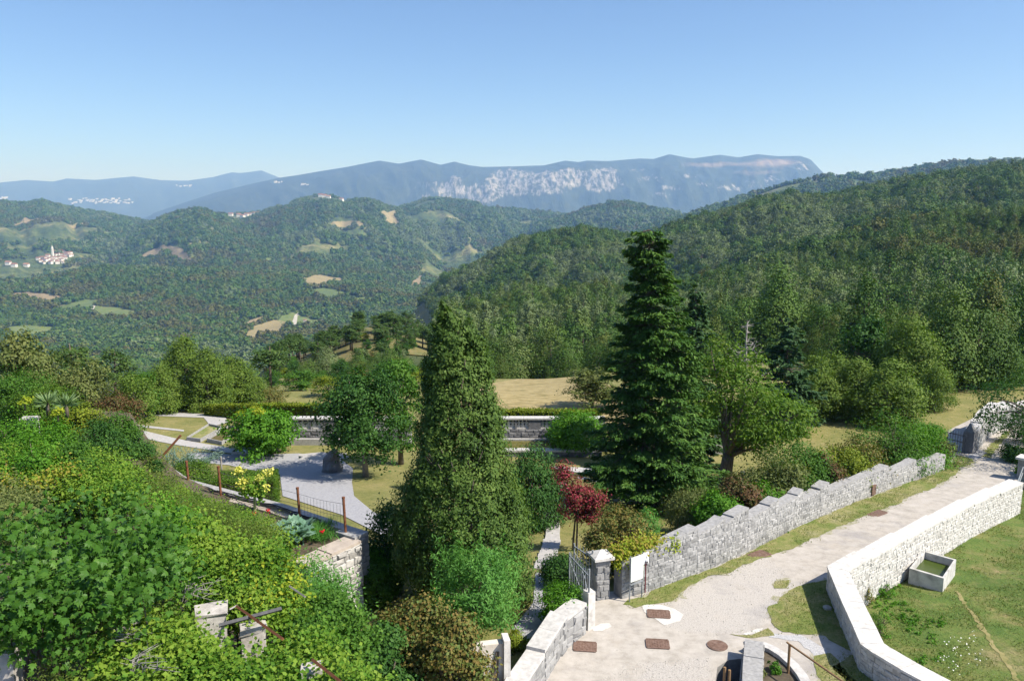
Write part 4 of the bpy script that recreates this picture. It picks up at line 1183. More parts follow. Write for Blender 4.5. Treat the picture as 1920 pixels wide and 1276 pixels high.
sp = H(1903, 905, zr); root = thing('kerb_pillar', 'low stone pillar with white slab cap at the end of the white wall', 'pillar', (0, 0, 0))
sp = sp + np.array((1.1, .9, 0))
MB().box((sp[0], sp[1], sp[2] + .25), (.62, .62, 1.5), .72).obj('shaft', MSG, root)
MB().box((sp[0], sp[1], sp[2] + 1.06), (.84, .84, .12), .72).obj('cap', MCONC, root)
e0 = np.array((*rwl[-1], float(zroad(*rwl[-1]))))
f = MB()
for zq in (.35, .7): f.tube([(e0[0] + .3, e0[1] - .1, e0[2] + zq), (sp[0] - .35, sp[1] - .3, sp[2] + zq)], .03, 6)
props(f.obj('pipe_rail', MIRON), 'grey pipe rail between the white wall end and the capped pillar', 'railing')

# ================================================================== the garden's stonework
y0 = 56.5
def balustrade(x0, x1, label, xs):
    """parapet of pale pierced blocks between stone piers, on a dark retaining wall"""
    root = thing('balustrade_wall', label, 'wall', (0, 0, 0), 'balustraded retaining walls of the garden terrace')
    L = x1 - x0; xc = (x0 + x1) / 2; zb = -3.75
    MB().box((xc, y0 + .3, zb + .36), (L, .6, 1.16)).obj('wall_core', MMORG, root)
    face_stones(root, [((x0, y0), (x1, y0), zb + .35, zb + .35, zb + .95, zb + .95)], .42, .2, MSD, 60, .05)
    MB().box((xc, y0 - .22, zb + .02), (L, .44, .62)).obj('plinth', MCOPEG, root)
    edges = sorted(xs); z = zb + .96
    for a, c in edges:       # stone piers
        MB().box(((a + c) / 2, y0 + .3, z + .36), (c - a, .5, .73)).obj('pier', MSD, root)
    gaps = []; cur = x0
    for a, c in edges:
        if a - cur > .3: gaps.append((cur, a))
        cur = c
    if x1 - cur > .3: gaps.append((cur, x1))
    for a, c in gaps:
        MB().box(((a + c) / 2, y0 + .3, z + .05), (c - a - .01, .34, .1)).obj('bottom_rail', MCONC, root)
        MB().box(((a + c) / 2, y0 + .55, z + .36), (c - a - .01, .06, .70)).obj('back_wall', MSD, root)
        n = max(2, round((c - a) / .33))
        for k in range(n):
            x = a + (c - a) * (k + .5) / n; wd = (c - a) / n
            m = MB(); m.box((x, y0 + .3, z + .2), (wd * .9, .2, .2)); m.box((x, y0 + .3, z + .35), (wd * .55, .18, .1)); m.box((x, y0 + .3, z + .45), (wd * .88, .2, .1)); m.box((x, y0 + .3, z + .58), (wd * .3, .16, .16))
            m.obj('baluster', MCONC, root)
    n = max(1, round(L / 1.5))
    for k in range(n): MB().box((x0 + L * (k + .5) / n, y0 + .3, z + .79), (L / n - .012, .66, .12)).obj('coping_stone', MCOPE, root)
def X(u, yv=y0): return tt(u, 800) * yv
balustrade(X(540), X(770), 'dark stone balustrade wall left of the cypress, below the long hedge', [(X(540), X(561)), (X(581.5), X(583)), (X(602), X(640)), (X(680), X(700)), (X(740), X(770))])
balustrade(X(905), X(1135), 'dark stone balustrade wall above the pool, right of the cypress', [(X(905), X(925)), (X(966), X(969)), (X(991), X(1014)), (X(1037), X(1039)), (X(1060), X(1085)), (X(1110), X(1135))])
# pool in front of the right wall
mp, t, out = newmat('pool_water'); bsdf(t, out, (.13, .12, .03), .1, spec=.5)
px0, px1 = X(880), X(1118)
add('pool_water', mk('pool_water', [(px0, y0 - 3.2, -3.52), (px1, y0 - 3.2, -3.52), (px1, y0 - .4, -3.52), (px0, y0 - .4, -3.52)], [(0, 1, 2, 3)], mp), kind='structure')
root = thing('pool_edge', 'long pale stone pool kerb with a dark rubble front', 'kerb', (0, 0, 0))
MB().box(((px0 + px1) / 2, y0 - 3.45, -3.7), (px1 - px0, .4, .7)).obj('kerb_core', MSD, root)
for k in range(9):
    a = px0 + (px1 - px0) * k / 9; MB().box((a + (px1 - px0) / 18, y0 - 3.45, -3.29), ((px1 - px0) / 9 - .012, .6, .12)).obj('coping_stone', MCOPE, root)
face_stones(root, [((px0, y0 - 3.65), (px1, y0 - 3.65), -3.75, -3.75, -3.36, -3.36)], .4, .2, MSD, 40, .03)
p = H(1145, 843); root = thing('garden_stairs', 'small white stone stair beside the pool, half behind the fir', 'stairs', (p[0], p[1], p[2]))
for k in range(4): MB().box((.25 * k - .6, 0, .12 * k), (1.6 - .3 * k, 1.2, .24)).obj('step', MCONC, root)
# stone basins on the left
def basin(pts, h, label, mat, plant_in=None):
    P = [H(u, v)[:2] for u, v in pts]; c = sum(np.array(p) for p in P) / 4; z = float(zt(c[0:1], c[1:2])[0])
    root = thing('stone_basin', label, 'basin', (0, 0, 0))
    for i in range(4):
        a, d = np.array(P[i]), np.array(P[(i + 1) % 4]); q = .05
        MB().hexa([(*a, z - .3), (*d, z - .3), (*(d + (c - d) * q), z - .3), (*(a + (c - a) * q), z - .3), (*a, z + h), (*d, z + h), (*(d + (c - d) * q), z + h), (*(a + (c - a) * q), z + h)]).obj('basin_wall', mat, root)
    MB().poly([(*(np.array(p) + (c - np.array(p)) * .1), z + h * .5) for p in P], [(0, 1, 2, 3)]).obj('basin_bed', plant_in or MGRASS, root)
basin([(350, 826), (376, 829), (418, 806), (392, 801)], .3, 'long pale stone basin, the left of the pair by the path', MCOPEG)
basin([(388, 829), (416, 834), (452, 808), (428, 805)], .32, 'stone basin holding brown plants, the right of the pair by the path', MCOPEG, simple('basin_plants', [(.06, .06, .015), (.14, .11, .04)], 4, 5))
basin([(434, 851), (472, 853), (476, 844), (448, 841)], .2, 'small square pond basin at the edge of the gravel plaza', MCOPE, simple('pond_green', [(.05, .08, .05), (.08, .12, .07)], 2, 3, rough=.2))
# garden steps
s0, s1 = H(1017, 1068), H(1033, 968)
root = thing('garden_steps', 'flight of shallow pale stone steps leading down into the garden', 'steps', (0, 0, 0))
ns = 15
for k in range(ns):
    q = (k + .5) / ns; p = s0 + (s1 - s0) * q + np.array((.22 * math.sin(q * 3.1), 0, 0)); z = float(zt(p[0:1], p[1:2])[0])
    wv = .68 if q < .5 else .6; ln = (s1[1] - s0[1]) / ns
    MB().box((p[0], p[1], z + .02), (wv * 1.05 + random.uniform(-.03, .03), ln - .07, .16), -.12, .012).obj('step', MPATHL, root)
# boulder sculpture under the dark tree
p = H(622, 884); V, F = [], []
bo = MB(); bo.tube([(0, 0, -.1), (.05, 0, .3), (0, .1, .8), (.12, 0, 1.15), (.16, 0, 1.4), (.1, 0, 1.5)], [.62, .66, .55, .42, .22, .05], 10)
bo.V = [(x + random.uniform(-.08, .08), y + random.uniform(-.08, .08), z + random.uniform(-.05, .05)) for x, y, z in bo.V]
o = props(bo.obj('boulder', MSD), 'dark upright boulder standing on the gravel under the dark green tree', 'boulder'); o.location = tuple(p)

# ================================================================== upper terrace at the left
def zter(x, y):
    x = np.asarray(x, float); y = np.asarray(y, float)
    return 2.4 + 2.0 * sst(9, 22, -x) + .6 * sst(20, 12, y) * sst(3, 8, -x)
T = lambda u, v: hit(u, v, lambda x, y: zter(x, y) * 0 + 2.4)[:2]
tedge = [T(657, 1006), T(600, 985), T(520, 958), T(430, 934), T(340, 910), T(296, 880)]
tpoly = [tuple(p) for p in tedge] + [(-17.5, 35.5), (-23, 34.5), (-34, 31), (-34, 8), (-3.6, 8), (-4.2, 14), (-5.6, 18), (-7.2, 22.9)]
patch('terrace_ground', tpoly, zter, 0, MSOILD, .7, skirt=5.0)
root = thing('terrace_kerb', 'long low stone kerb along the edge of the upper garden terrace', 'kerb', (0, 0, 0))
ko = off_line(tedge, .38)
for i in range(len(tedge) - 1):
    n = max(1, int(np.linalg.norm(tedge[i + 1] - tedge[i]) / 1.3))
    for k in range(n):
        f0, f1 = k / n + .004, (k + 1) / n - .004
        A, B_ = tedge[i] + (tedge[i + 1] - tedge[i]) * f0, tedge[i] + (tedge[i + 1] - tedge[i]) * f1
        C, D = ko[i] + (ko[i + 1] - ko[i]) * f1, ko[i] + (ko[i + 1] - ko[i]) * f0
        MB().hexa([(*A, 2.0), (*D, 2.0), (*C, 2.0), (*B_, 2.0), (*A, 2.55), (*D, 2.55), (*C, 2.55), (*B_, 2.55)]).obj('kerb_stone', MCOPEG, root)
kin = off_line(tedge, -.32)
root = thing('terrace_slab', 'pinkish concrete strip inside the terrace kerb', 'kerb', (0, 0, 0))
MSLAB = simple('slab_pinkish', [(.33, .28, .24), (.48, .42, .36)], 3, 6)
for i in range(1, len(tedge) - 1):
    a, d = kin[i], kin[i + 1]; e_, f_ = off_line(tedge, -.06)[i:i + 2]
    MB().hexa([(*a, 2.1), (*e_, 2.1), (*f_, 2.1), (*d, 2.1), (*a, 2.47), (*e_, 2.47), (*f_, 2.47), (*d, 2.47)]).obj('slab', MSLAB, root)
for j, lab in ((0, 'black irrigation hose lying along the terrace kerb'), (1, 'second black hose, looped and thinner, beside the terrace kerb')):
    pts = []
    ln = off_line(tedge, -.02 - .12 * j)
    for i in range(1, len(ln) - 1):
        for k in range(8):
            p = ln[i] + (ln[i + 1] - ln[i]) * k / 8; pts.append((p[0] + .06 * math.sin(k * 1.3 + i), p[1] + .05 * math.sin(k * 2.1 + j), 2.60 + .01 * j))
    props(MB().tube(pts, .028 - .008 * j, 6).obj('hose', MHOSE), lab, 'hose')
# end pier and lit stone wall of the terrace
pr = [T(551, 1055), T(600, 1034), T(655, 1010)]
wall('terrace_wall', 'tall rough pale stone wall ending the upper terrace, flat concrete top', 'wall', off_line(pr, -.1), lambda x, y: .25 + 0 * x, [(2.36, 2.36), (2.4, 2.4)], .65, MMORG, MSLAB, MSP, (1,), .02, .09, 2.2, .34, .2, 150, .05, zdeep=.5)
pe = [T(650, 1012), T(676, 1000)]
wall('terrace_pier', 'grey stone corner pier at the end of the terrace wall, in shade', 'pier', off_line(pe, -.5), lambda x, y: -.3 + 0 * x, [(2.46, 2.46)], .85, MMORG, MCOPEG, MSG, (1, -1), .02, .1, 1.5, .36, .24, 60, .04, zdeep=.4)
# rusty fence posts with wire
fps = [(355, 916, 866, 'rusty iron fence post nearest the ball shrub'), (415, 934, 876, 'rusty iron fence post in front of the clipped hedge block'), (563, 978, 916, 'rusty iron fence post between hedge block and kale bed'), (649, 1006, 934, 'rusty iron fence post on the stone corner pier')]
tops_ = []
for u, vb, vt, lab in fps:
    p = T(u, vb); y = p[1]; zt_ = EYE + kz(vt) * y
    zt_ = min(zt_, 4.2); lean = -.05
    root = thing('fence_post', lab, 'fence post', (p[0], p[1], 2.45))
    sh_ = MB().tube([(0, 0, -.2), (lean, .02, zt_ - 2.45)], .045, 6).obj('shaft', MRUST, root)
    MB().tube([(lean, .02, zt_ - 2.46), (lean, .02, zt_ - 2.40)], .055, 6).obj('cap', MRUST, sh_)
    tops_.append(Vector((p[0] + lean, p[1], zt_)))
p = T(414, 905); root = thing('wooden_post', 'pale wooden stake with a dry tuft on top behind the rusty posts', 'post', (*H(418, 920)[:2], float(H(418, 920)[2])))
MB().tube([(0, 0, -.1), (.0, 0, 2.0)], .05, 6).obj('shaft', MDEAD, root)
wr = MB()
for zq in (.15, .5, .85):
    for i in range(len(tops_) - 1):
        a, c = tops_[i].copy(), tops_[i + 1].copy(); a.z = 2.45 + (a.z - 2.45) * zq; c.z = 2.45 + (c.z - 2.45) * zq
        wr.tube([a, a.lerp(c, .5) - Vector((0, 0, .04)), c], .006, 4, False)
props(wr.obj('fence_wire', MIROND), 'thin sagging wires strung between the rusty fence posts', 'wire')
a, c = tops_[2], tops_[3]; nw = MB()
for k in range(1, 14):
    s = a.lerp(c, k / 14); nw.tube([Vector((s.x, s.y, 2.5)), Vector((s.x, s.y, 2.5 + (s.z - 2.5) * .8))], .004, 4, False)
props(nw.obj('wire_mesh', MIROND), 'fine wire mesh panel between the last two rusty posts', 'fence')
p = T(306, 862); root = thing('leaning_stake', 'red-brown stake leaning out of the dark shrub at the terrace end', 'stake', (p[0], p[1], 2.6))
MB().tube([(0, 0, 0), (.75, .2, .85)], .05, 6).obj('shaft', MRUST, root)

# pergola pillars and irons
MPIL = simple('pillar_limestone', [(.26, .24, .22), (.42, .395, .37), (.54, .51, .48)], 4, 8, bump=.8, bdist=.03, lo=.28, hi=.68)
def pillar(u, v, z, w_, label, rz=.5):
    p = atz(u, v, z); root = thing('pergola_pillar', label, 'pillar', (p[0], p[1], 0), 'stone pillars among the vines')
    MB().box((0, 0, z / 2 + .9), (w_, w_ * .82, z - 1.8), rz, .03).obj('shaft', MPIL, root)
    MB().box((0, 0, z - .04), (w_ * 1.12, w_ * .95, .1), rz, .025).obj('cap_stone', MPIL, root)
    return p
pillar(396, 1140, 4.85, .58, 'thick stone pillar with a pale slab top rising from the vines', .35)
pillar(474, 1170, 4.55, .46, 'white plastered pillar behind the crossed iron bars', .35)
pillar(585, 1250, 4.75, .34, 'narrow white pillar at the bottom edge with a rusty angle iron', .2)
pillar(372, 1103, 4.5, .3, 'broken pale stone stub peeping from the vine leaves', .5)
pillar(8, 1215, 5.2, .42, 'grey concrete post cut off by the lower left corner', .1)
pillar(56, 782, 5.2, .5, 'pale weathered stone block half hidden in the upper shrubs', .3)
def bar(u0, v0, u1, v1, z0, z1, r, mat, label):
    props(MB().tube([atz(u0, v0, z0), atz(u1, v1, z1)], r, 4).obj('iron_bar', mat), label, 'iron bar')
bar(410, 1172, 528, 1140, 4.95, 5.05, .045, MIROND, 'flat grey iron bar crossing above the vines')
bar(444, 1136, 530, 1197, 5.0, 5.1, .035, MRUST, 'rusty angle iron crossing under the grey bar')
bar(586, 1236, 650, 1286, 4.95, 5.0, .035, MRUST, 'rusty angle iron leaving the narrow white pillar')
bar(543, 1098, 572, 1118, 4.9, 4.9, .025, MDEAD, 'thin weathered pole at the yellow edge of the vine')
bar(430, 1142, 445, 1134, 4.9, 4.9, .02, MDEAD, 'short pale stick next to the pillar')
# white garden wall at the bottom
p = atz(905, 1205, 1.7)
root = thing('white_wall', 'white plastered garden wall end with creeper stems at the bottom edge', 'wall', (p[0], p[1], 0), None, .18)
MB().box((0, 0, .6), (1.05, .25, 2.2), 0, .02).obj('wall_panel', simple('plaster_cream', [(.55, .49, .41), (.68, .63, .56)], 3, 5), root)
MB().box((.62, -.06, .66), (.18, .42, 2.36), 0, .015).obj('end_pillar', MCONC, root)
for k in range(3): MB().tube([(.1 + .15 * k, -.14, -.4), (.15 + .1 * k, -.16, .6), (.35 + .03 * k, -.15, 1.5)], .02, 5).obj('creeper_stem', MBARK, root)
# ================================================================== planted things
def base(u, v): return H(u, v)
def size(p, vt, wpx):
    return EYE + kz(vt) * p[1] - p[2], wpx * mpp(p)

# ---- the big cypress (two leaders) in the middle
def tufts(prof_pts, n, seed, L, W, lean=0.0, spread=.25):
    """upright cypress tufts over an irregular cone; prof_pts = (height, left, right) outline in metres"""
    pp_ = np.array(prof_pts, float); r = np.random.default_rng(seed)
    h = r.uniform(pp_[0, 0], pp_[-1, 0], n * 3); lf = np.interp(h, pp_[:, 0], pp_[:, 1]); rt_ = np.interp(h, pp_[:, 0], pp_[:, 2])
    half = np.maximum(.02, (rt_ - lf) / 2 - np.interp(h, [0, 7, 10], [.12, .13, .2])); keep = r.uniform(0, half.max(), len(h)) < half + .08; h, lf, rt_, half = [q[keep][:n] for q in (h, lf, rt_, half)]
    a = r.uniform(0, 2 * np.pi, len(h)); bump = .95 + .38 * (fbm(a * 1.6 + seed, h * 1.2, 3, seed) - .5) + .22 * (fbm(a * 5, h * 3.5, 2, seed + 1) - .5)
    q = np.sqrt(r.uniform(.62, 1, len(h))) * bump
    C = np.column_stack([(lf + rt_) / 2 + np.cos(a) * q * half, np.sin(a) * q * half * .95, h])
    return C, np.column_stack([np.cos(a), np.sin(a), np.zeros(len(a))])
def cyp_mesh(outline, n, per, seed, L, W, r0=.16):
    C, O = tufts(outline, n, seed, L, W)
    m = rng.integers(int(per * .6), int(per * 1.5), len(C)); ix = np.repeat(np.arange(len(C)), m); k = len(ix)
    tip = unit(O * .75 + np.array([0, 0, .9]) + rng.normal(size=(len(C), 3)) * .25)
    d = rng.uniform(-1, 1, k)
    sz = (rng.uniform(.6, 1.4, len(C)) * np.interp(C[:, 2], [0, 5, 9, 10.5], [1.1, 1, .55, .32]))[ix]
    P = C[ix] + tip[ix] * (d * r0 * sz)[:, None] + rv(k) * (r0 * .5 * (1.1 - .5 * d) * sz)[:, None]
    Nn = O[ix] * .7 + unit(P - C[ix]) * .5 + rv(k) * .35 + np.array([0, 0, .35])
    return leaves(P, Nn, L, W, tip[ix] + rv(k) * .35)
pc = np.array((-1.55, 25.0, -.02))
mc = mpp(np.array((-1.5, 25.0, 4)))
ol = []
for v, l, r in ((1172, 805, 985), (1130, 790, 1000), (1080, 772, 1002), (1040, 740, 1002), (980, 733, 1000), (930, 742, 985), (900, 752, 972), (850, 775, 960), (800, 772, 948), (750, 778, 940), (700, 785, 930), (660, 790, 922), (640, 795, 914), (612, 804, 878), (590, 814, 856), (578, 819, 842), (568, 824, 836)):
    z = EYE + kz(v) * 25.0; ol.append((z - pc[2], tt(l, v) * 25 - pc[0], tt(r, v) * 25 - pc[0]))
ol = [q for q in ol if q[0] > -.2]
z2 = EYE + kz(575) * 25 - pc[2]
b = MB(); b.tube([(0, 0, -.3), (0, 0, 3), (.1, .05, 8), (-.2, 0, 9.4)], [.3, .24, .1, .02], 8); b.tube([(.1, .0, 5), (.5, .1, 8), (.55, .1, 9)], [.12, .07, .02], 6)
for k in range(26):
    a = random.uniform(0, 6.28); z = random.uniform(.6, 8.5); rr = np.interp(z, [q[0] for q in ol], [(q[2] - q[1]) / 2 for q in ol]) * .8
    b.tube([(0, 0, z), (math.cos(a) * rr * .6, math.sin(a) * rr * .6, z + rr * .4), (math.cos(a) * rr, math.sin(a) * rr, z + rr * .9)], [.05, .03, .01], 4)
lv = cyp_mesh(ol, 2500, 40, 3, .11, .055, .23)
ldr = [(EYE + kz(v) * 25 - pc[2], tt(l, v) * 25 - pc[0], tt(r, v) * 25 - pc[0]) for v, l, r in ((700, 835, 932), (660, 850, 918), (635, 858, 908), (615, 865, 898), (600, 870, 888), (590, 875, 880))]
lv2 = cyp_mesh(ldr, 60, 46, 4, .11, .055, .2)
plant('cypress', 'tall dense conical cypress with two leaders in the middle of the garden', 'tree', pc, [lv, lv2], LM['cypress'], mk('trunk', b.V, b.F, MBARK, smooth=True), rot=0)
# dark yew-like bush clinging to its left side
p = np.array((-4.35, 26.6, -.1))
lv, C = crown(.1, 3.0, .75, 150, 60, .42, .10, .05, egg, seed=9, Tup=.8)
plant('yew_bush', 'dark green upright bush pressed against the left side of the cypress', 'shrub', p, lv, LM['yew'], woody(2.4, .06, C, MBARK, nl=5))

# ---- fir with sweeping tiers
def fir_mesh(H_, outline, whorls, seed, L, W, droop=.25, nbr=9, dens=22, fan=.42):
    r = np.random.default_rng(seed); parts = []; br = MB(); ho = np.array(outline, float)
    for i in range(whorls):
        s = (i + .3) / whorls; h = H_ * (.05 + .94 * s)
        lf, rt_ = np.interp(h, ho[:, 0], ho[:, 1]), np.interp(h, ho[:, 0], ho[:, 2])
        for j in range(nbr):
            a = r.uniform(0, 2 * np.pi); cx = (lf + rt_) / 2; half = (rt_ - lf) / 2 * r.uniform(.55, 1.12)
            ca, sa = math.cos(a), math.sin(a); hh_ = h + r.uniform(-1, 1) * H_ / whorls * 1.6
            reach = np.array((cx * .5 + ca * half, sa * half)); Lb = max(.15, np.linalg.norm(reach)); d = reach / Lb
            side = np.array((-d[1], d[0])); n = int(dens * (.5 + Lb * 1.1)); q = r.uniform(.02, 1, n) ** .42
            lat = r.normal(size=n) * fan * Lb * .5 * (1.1 - q) + r.normal(size=n) * .06
            zz = hh_ - droop * Lb * q ** 1.5 + .30 * Lb * np.maximum(0, q - .62) - .22 * np.abs(lat) + r.normal(size=n) * .05
            P = np.column_stack([d[0] * Lb * q + side[0] * lat, d[1] * Lb * q + side[1] * lat, zz])
            Tn = np.column_stack([d[0] + side[0] * np.sign(lat) * .75, d[1] + side[1] * np.sign(lat) * .75, -.28 + 0 * q]) + r.normal(size=(n, 3)) * .22
            Nn = np.array((d[0] * .25, d[1] * .25, 1.0)) + r.normal(size=(n, 3)) * .35
            parts.append(leaves(P, Nn, L, W, Tn))
            br.tube([(0, 0, hh_ + .05), (d[0] * Lb * .5, d[1] * Lb * .5, hh_ - droop * Lb * .3), (d[0] * Lb * .92, d[1] * Lb * .92, hh_ - droop * Lb * .8)], [.035, .022, .006], 4, False)
    br.tube([(0, 0, -.3), (0, 0, H_ * .5), (0, 0, H_ * .98)], [H_ * .02, H_ * .012, .015], 8)
    return join(*parts), br
pf = base(1205, 946)
yf = pf[1]
fo = []
for v, l, r in ((940, 1185, 1250), (920, 1140, 1320), (895, 1122, 1345), (860, 1128, 1340), (820, 1140, 1322), (780, 1150, 1318), (740, 1165, 1312), (700, 1168, 1316), (660, 1168, 1308), (620, 1180, 1302), (580, 1185, 1285), (550, 1182, 1272), (520, 1190, 1250), (490, 1178, 1250), (470, 1182, 1252), (450, 1192, 1236), (440, 1205, 1222)):
    fo.append((EYE + kz(v) * yf - pf[2], (tt(l, v) * yf - pf[0]) * 1.3, (tt(r, v) * yf - pf[0]) * 1.3))
Hf = EYE + kz(438) * yf - pf[2]
lv, br = fir_mesh(Hf, fo, 40, 5, .22, .095, dens=66, nbr=14, fan=.6)
plant('fir', 'tallest dark green fir with drooping tiers right of the cypress', 'tree', pf, lv, LM['fir'], mk('trunk', br.V, br.F, MBARK), rot=0)
pf2 = base(1292, 880); h2, w2_ = size(pf2, 545, 150)
lv, br = fir_mesh(h2, [(0, -w2_ / 2, w2_ / 2), (h2 * .4, -w2_ * .48, w2_ * .48), (h2 * .8, -w2_ * .26, w2_ * .26), (h2, -.1, .1)], 22, 6, .32, .12, dens=42, nbr=11, fan=.5)
plant('cedar_tree', 'bluish cedar close behind the tall fir, its top to the right of it', 'tree', pf2, lv, LM['blue'], mk('trunk', br.V, br.F, MBARK))
pf3 = base(1468, 806); h3, w3 = size(pf3, 605, 135)
lv, br = fir_mesh(h3, [(0, -w3 / 2, w3 / 2), (h3 * .35, -w3 * .5, w3 * .5), (h3 * .75, -w3 * .3, w3 * .3), (h3, -.1, .1)], 16, 7, .38, .15, dens=36, nbr=10, droop=.12, fan=.5)
plant('cedar_tree', 'blue-green layered cedar between the chestnut and the long row of trees', 'tree', pf3, lv, LM['blue'], mk('trunk', br.V, br.F, MBARK))

# ---- dead tree behind the chestnut
pd = base(1390, 850); hd, _ = size(pd, 604, 10)
b = MB(); b.tube([(0, 0, -.2), (.05, 0, hd * .5), (-.05, 0, hd * .85), (0, 0, hd)], [.22, .15, .07, .015], 7)
root = thing('dead_tree', 'bare dead conifer with grey branches above the chestnut crown', 'tree', tuple(pd))
b.obj('trunk', MDEAD, root, smooth=True)
for k in range(34):
    z = hd * random.uniform(.55, .99); a = random.uniform(0, 6.28); L = ((hd - z) * .36 + .35) * random.uniform(.5, 1.2); d = Vector((math.cos(a), math.sin(a), 0)); b = MB()
    m1 = Vector((0, 0, z)) + d * L * .5 + Vector((0, 0, -.02 * L)); e1 = Vector((0, 0, z)) + d * L + Vector((0, 0, random.uniform(-.1, .75) * L))
    b.tube([(0, 0, z), m1, e1], [.05, .03, .01], 4, False)
    for j in range(4):
        s = m1.lerp(e1, random.uniform(0, .7)); b.tube([s, s + Vector((random.uniform(-1, 1), random.uniform(-1, 1), random.uniform(-.2, .6))) * .5], [.018, .005], 3, False)
    b.obj('branch', MDEAD, root)

def tree(name, label, cat, ub, vb, vt, wpx, mat, leaf=.16, nc=140, per=60, prof=egg, h0=.25, stem=None, bark=None, lump=.45, up=.5, group=None, asp=.6, fill=.5, Tup=None, stems=1, p=None, lean=0.0, cr=None, nl=10, extra=(), nlobe=0):
    p = base(ub, vb) if p is None else p
    h, w_ = size(p, vt, wpx); h = max(h, .3)
    if nlobe: lv, C = lobes(h * h0, h, w_ / 2, nlobe, nc, per, cr or w_ * .14, leaf, leaf * asp, seed=int(ub) % 97, up=up, fill=fill, Tup=Tup)
    else: lv, C = crown(h * h0, h, w_ / 2, nc, per, cr or w_ * .17, leaf, leaf * asp, prof, seed=int(ub) % 97, lump=lump, up=up, fill=fill, Tup=Tup, lean=(lean, 0))
    return plant(name, label, cat, p, lv, mat, woody(h * .95, stem or max(.03, h * .022), C, bark or MBARK, nl=nl, stems=stems), group, rot=0, extra=extra)

# chestnut: uneven crown reaching right
p = base(1362, 908); h, w_ = size(p, 632, 195)
lv, C = lobes(h * .2, h, w_ * .5, 10, 190, 48, .7, .21, .10, seed=3, fill=.4)
lv2, C2 = crown(h * .26, h * .62, w_ * .36, 90, 46, .7, .21, .10, dome, seed=8, lump=.5)
V2 = lv2[0] + np.array((w_ * .42, 0, 0)); C2 = C2 + np.array((w_ * .42, 0, 0))
b = MB(); b.tube([(0, 0, -.3), (-.05, 0, .9), (.05, 0, 1.9)], [.46, .37, .33], 9)
for c in random.sample([tuple(c) for c in np.vstack([C, C2])], 26):
    b.tube([(0, 0, 1.7), (c[0] * .4, c[1] * .4, 1.7 + (c[2] - 1.7) * .5), c], [.2, .1, .02], 5, False)
plant('chestnut_tree', 'bright green chestnut with thick dark trunk and spiky leaves right of the fir', 'tree', p, [lv, (V2, lv2[1], lv2[2])], LM['chest'], mk('trunk', b.V, b.F, MBARK, smooth=True), rot=0)
q = base(1392, 908); root = thing('stone_marker', 'short pale stone marker at the foot of the chestnut trunk', 'stone', tuple(q)); MB().box((0, 0, .35), (.22, .2, .9), .2, .02).obj('shaft', MCONC, root)
q = base(1352, 850); root = thing('standing_stone', 'grey standing stone glimpsed between fir and chestnut', 'stone', tuple(q)); MB().box((0, 0, 1.6), (.9, .4, 3.6), .2, .06).obj('shaft', MSG, root)

# dark tree above the plaza, and the rounded tree with a yellow tuft
p = base(686, 893); h, w_ = size(p, 688, 165)
lv, C = lobes(h * .12, h, w_ * .54, 11, 230, 80, .7, .19, .11, seed=4, fill=.4)
plant('broadleaf_tree', 'dark green broad tree shading the gravel plaza and the boulder', 'tree', p, lv, LM['dark'], woody(h * .95, .17, C, MBARKP, nl=14, hsplit=.3), rot=0)
tree('walnut_tree', 'looser mid green tree between the dark tree and the cypress', 'tree', 752, 870, 665, 95, LM['mid'], .19, 130, 46, egg, .15, nlobe=8)
p = base(492, 853); h, w_ = size(p, 770, 132)
lv, C = lobes(h * .12, h, w_ * .52, 9, 210, 56, .55, .21, .14, seed=6, fill=.5, lr=(.45, .62))
ly, _ = crown(h * .9, h * 1.12, w_ * .09, 16, 30, .3, .16, .1, dome, seed=2)
ly = (ly[0] + np.array((-.15, -.1, 0)), ly[1], ly[2]); ly2 = (ly[0] * np.array((.8, 1, .8)) + np.array((-1.1, 0, .35)), ly[1], ly[2])
plant('catalpa_tree', 'round bright green tree with yellow tufts on top by the stone basins', 'tree', p, lv, LM['fresh'], woody(h * .9, .1, C, MBARK, nl=12, hsplit=.3), rot=0, extra=[('yellow_tuft', foliage_mesh('tuft', [ly, ly2], LM['yellow']))])
tree('olive_tree', 'small loose green tree with a bare short trunk by the left paths', 'tree', 258, 822, 700, 112, LM['thuja'], .18, 130, 44, dome, .22, fill=.35, nlobe=8)
p = base(1080, 1033); h, w_ = size(p, 864, 92); parts, cs = [], []
for dx, dz, r in ((-.5, .87, .26), (-.3, .76, .36), (.02, .64, .42), (.45, .62, .34), (.75, .57, .28), (-.15, .5, .36), (.35, .44, .30), (.62, .42, .2)):
    rr_ = r * w_ * .62; lv, c = crown(h * dz - rr_, h * dz + rr_, rr_, 16, 60, .3, .095, .06, dome, seed=int(dz * 99), lump=.5, fill=.4)
    d = np.array((dx * w_ * .55, random.uniform(-.2, .2), 0)); parts.append((lv[0] + d, lv[1], lv[2])); cs.append(c + d)
plant('crape_myrtle_tree', 'small tree covered in crimson blossom on a thin brown trunk', 'tree', p, parts, LM['myrtle'], woody(h * .8, .05, np.vstack(cs), MBARK, nl=12, stems=2, hsplit=.5), rot=0)
tree('yew', 'dark egg-shaped yew standing right behind the cypress', 'tree', 1000, 985, 832, 118, LM['yew'], .17, 260, 60, column, .02, Tup=1.4, lump=.25, fill=.75, asp=.3)
tree('round_shrub', 'bright green round shrub in front of the balustrade pool', 'shrub', 1080, 846, 777, 98, LM['fresh'], .19, 190, 44, dome, .0, lump=.2, fill=.6, stems=4)
tree('shrub', 'bronze-green shrub behind the gate, right of the crimson tree', 'shrub', 1155, 1078, 945, 128, LM['brown'], .095, 210, 60, dome, .02, stems=5, nlobe=8)
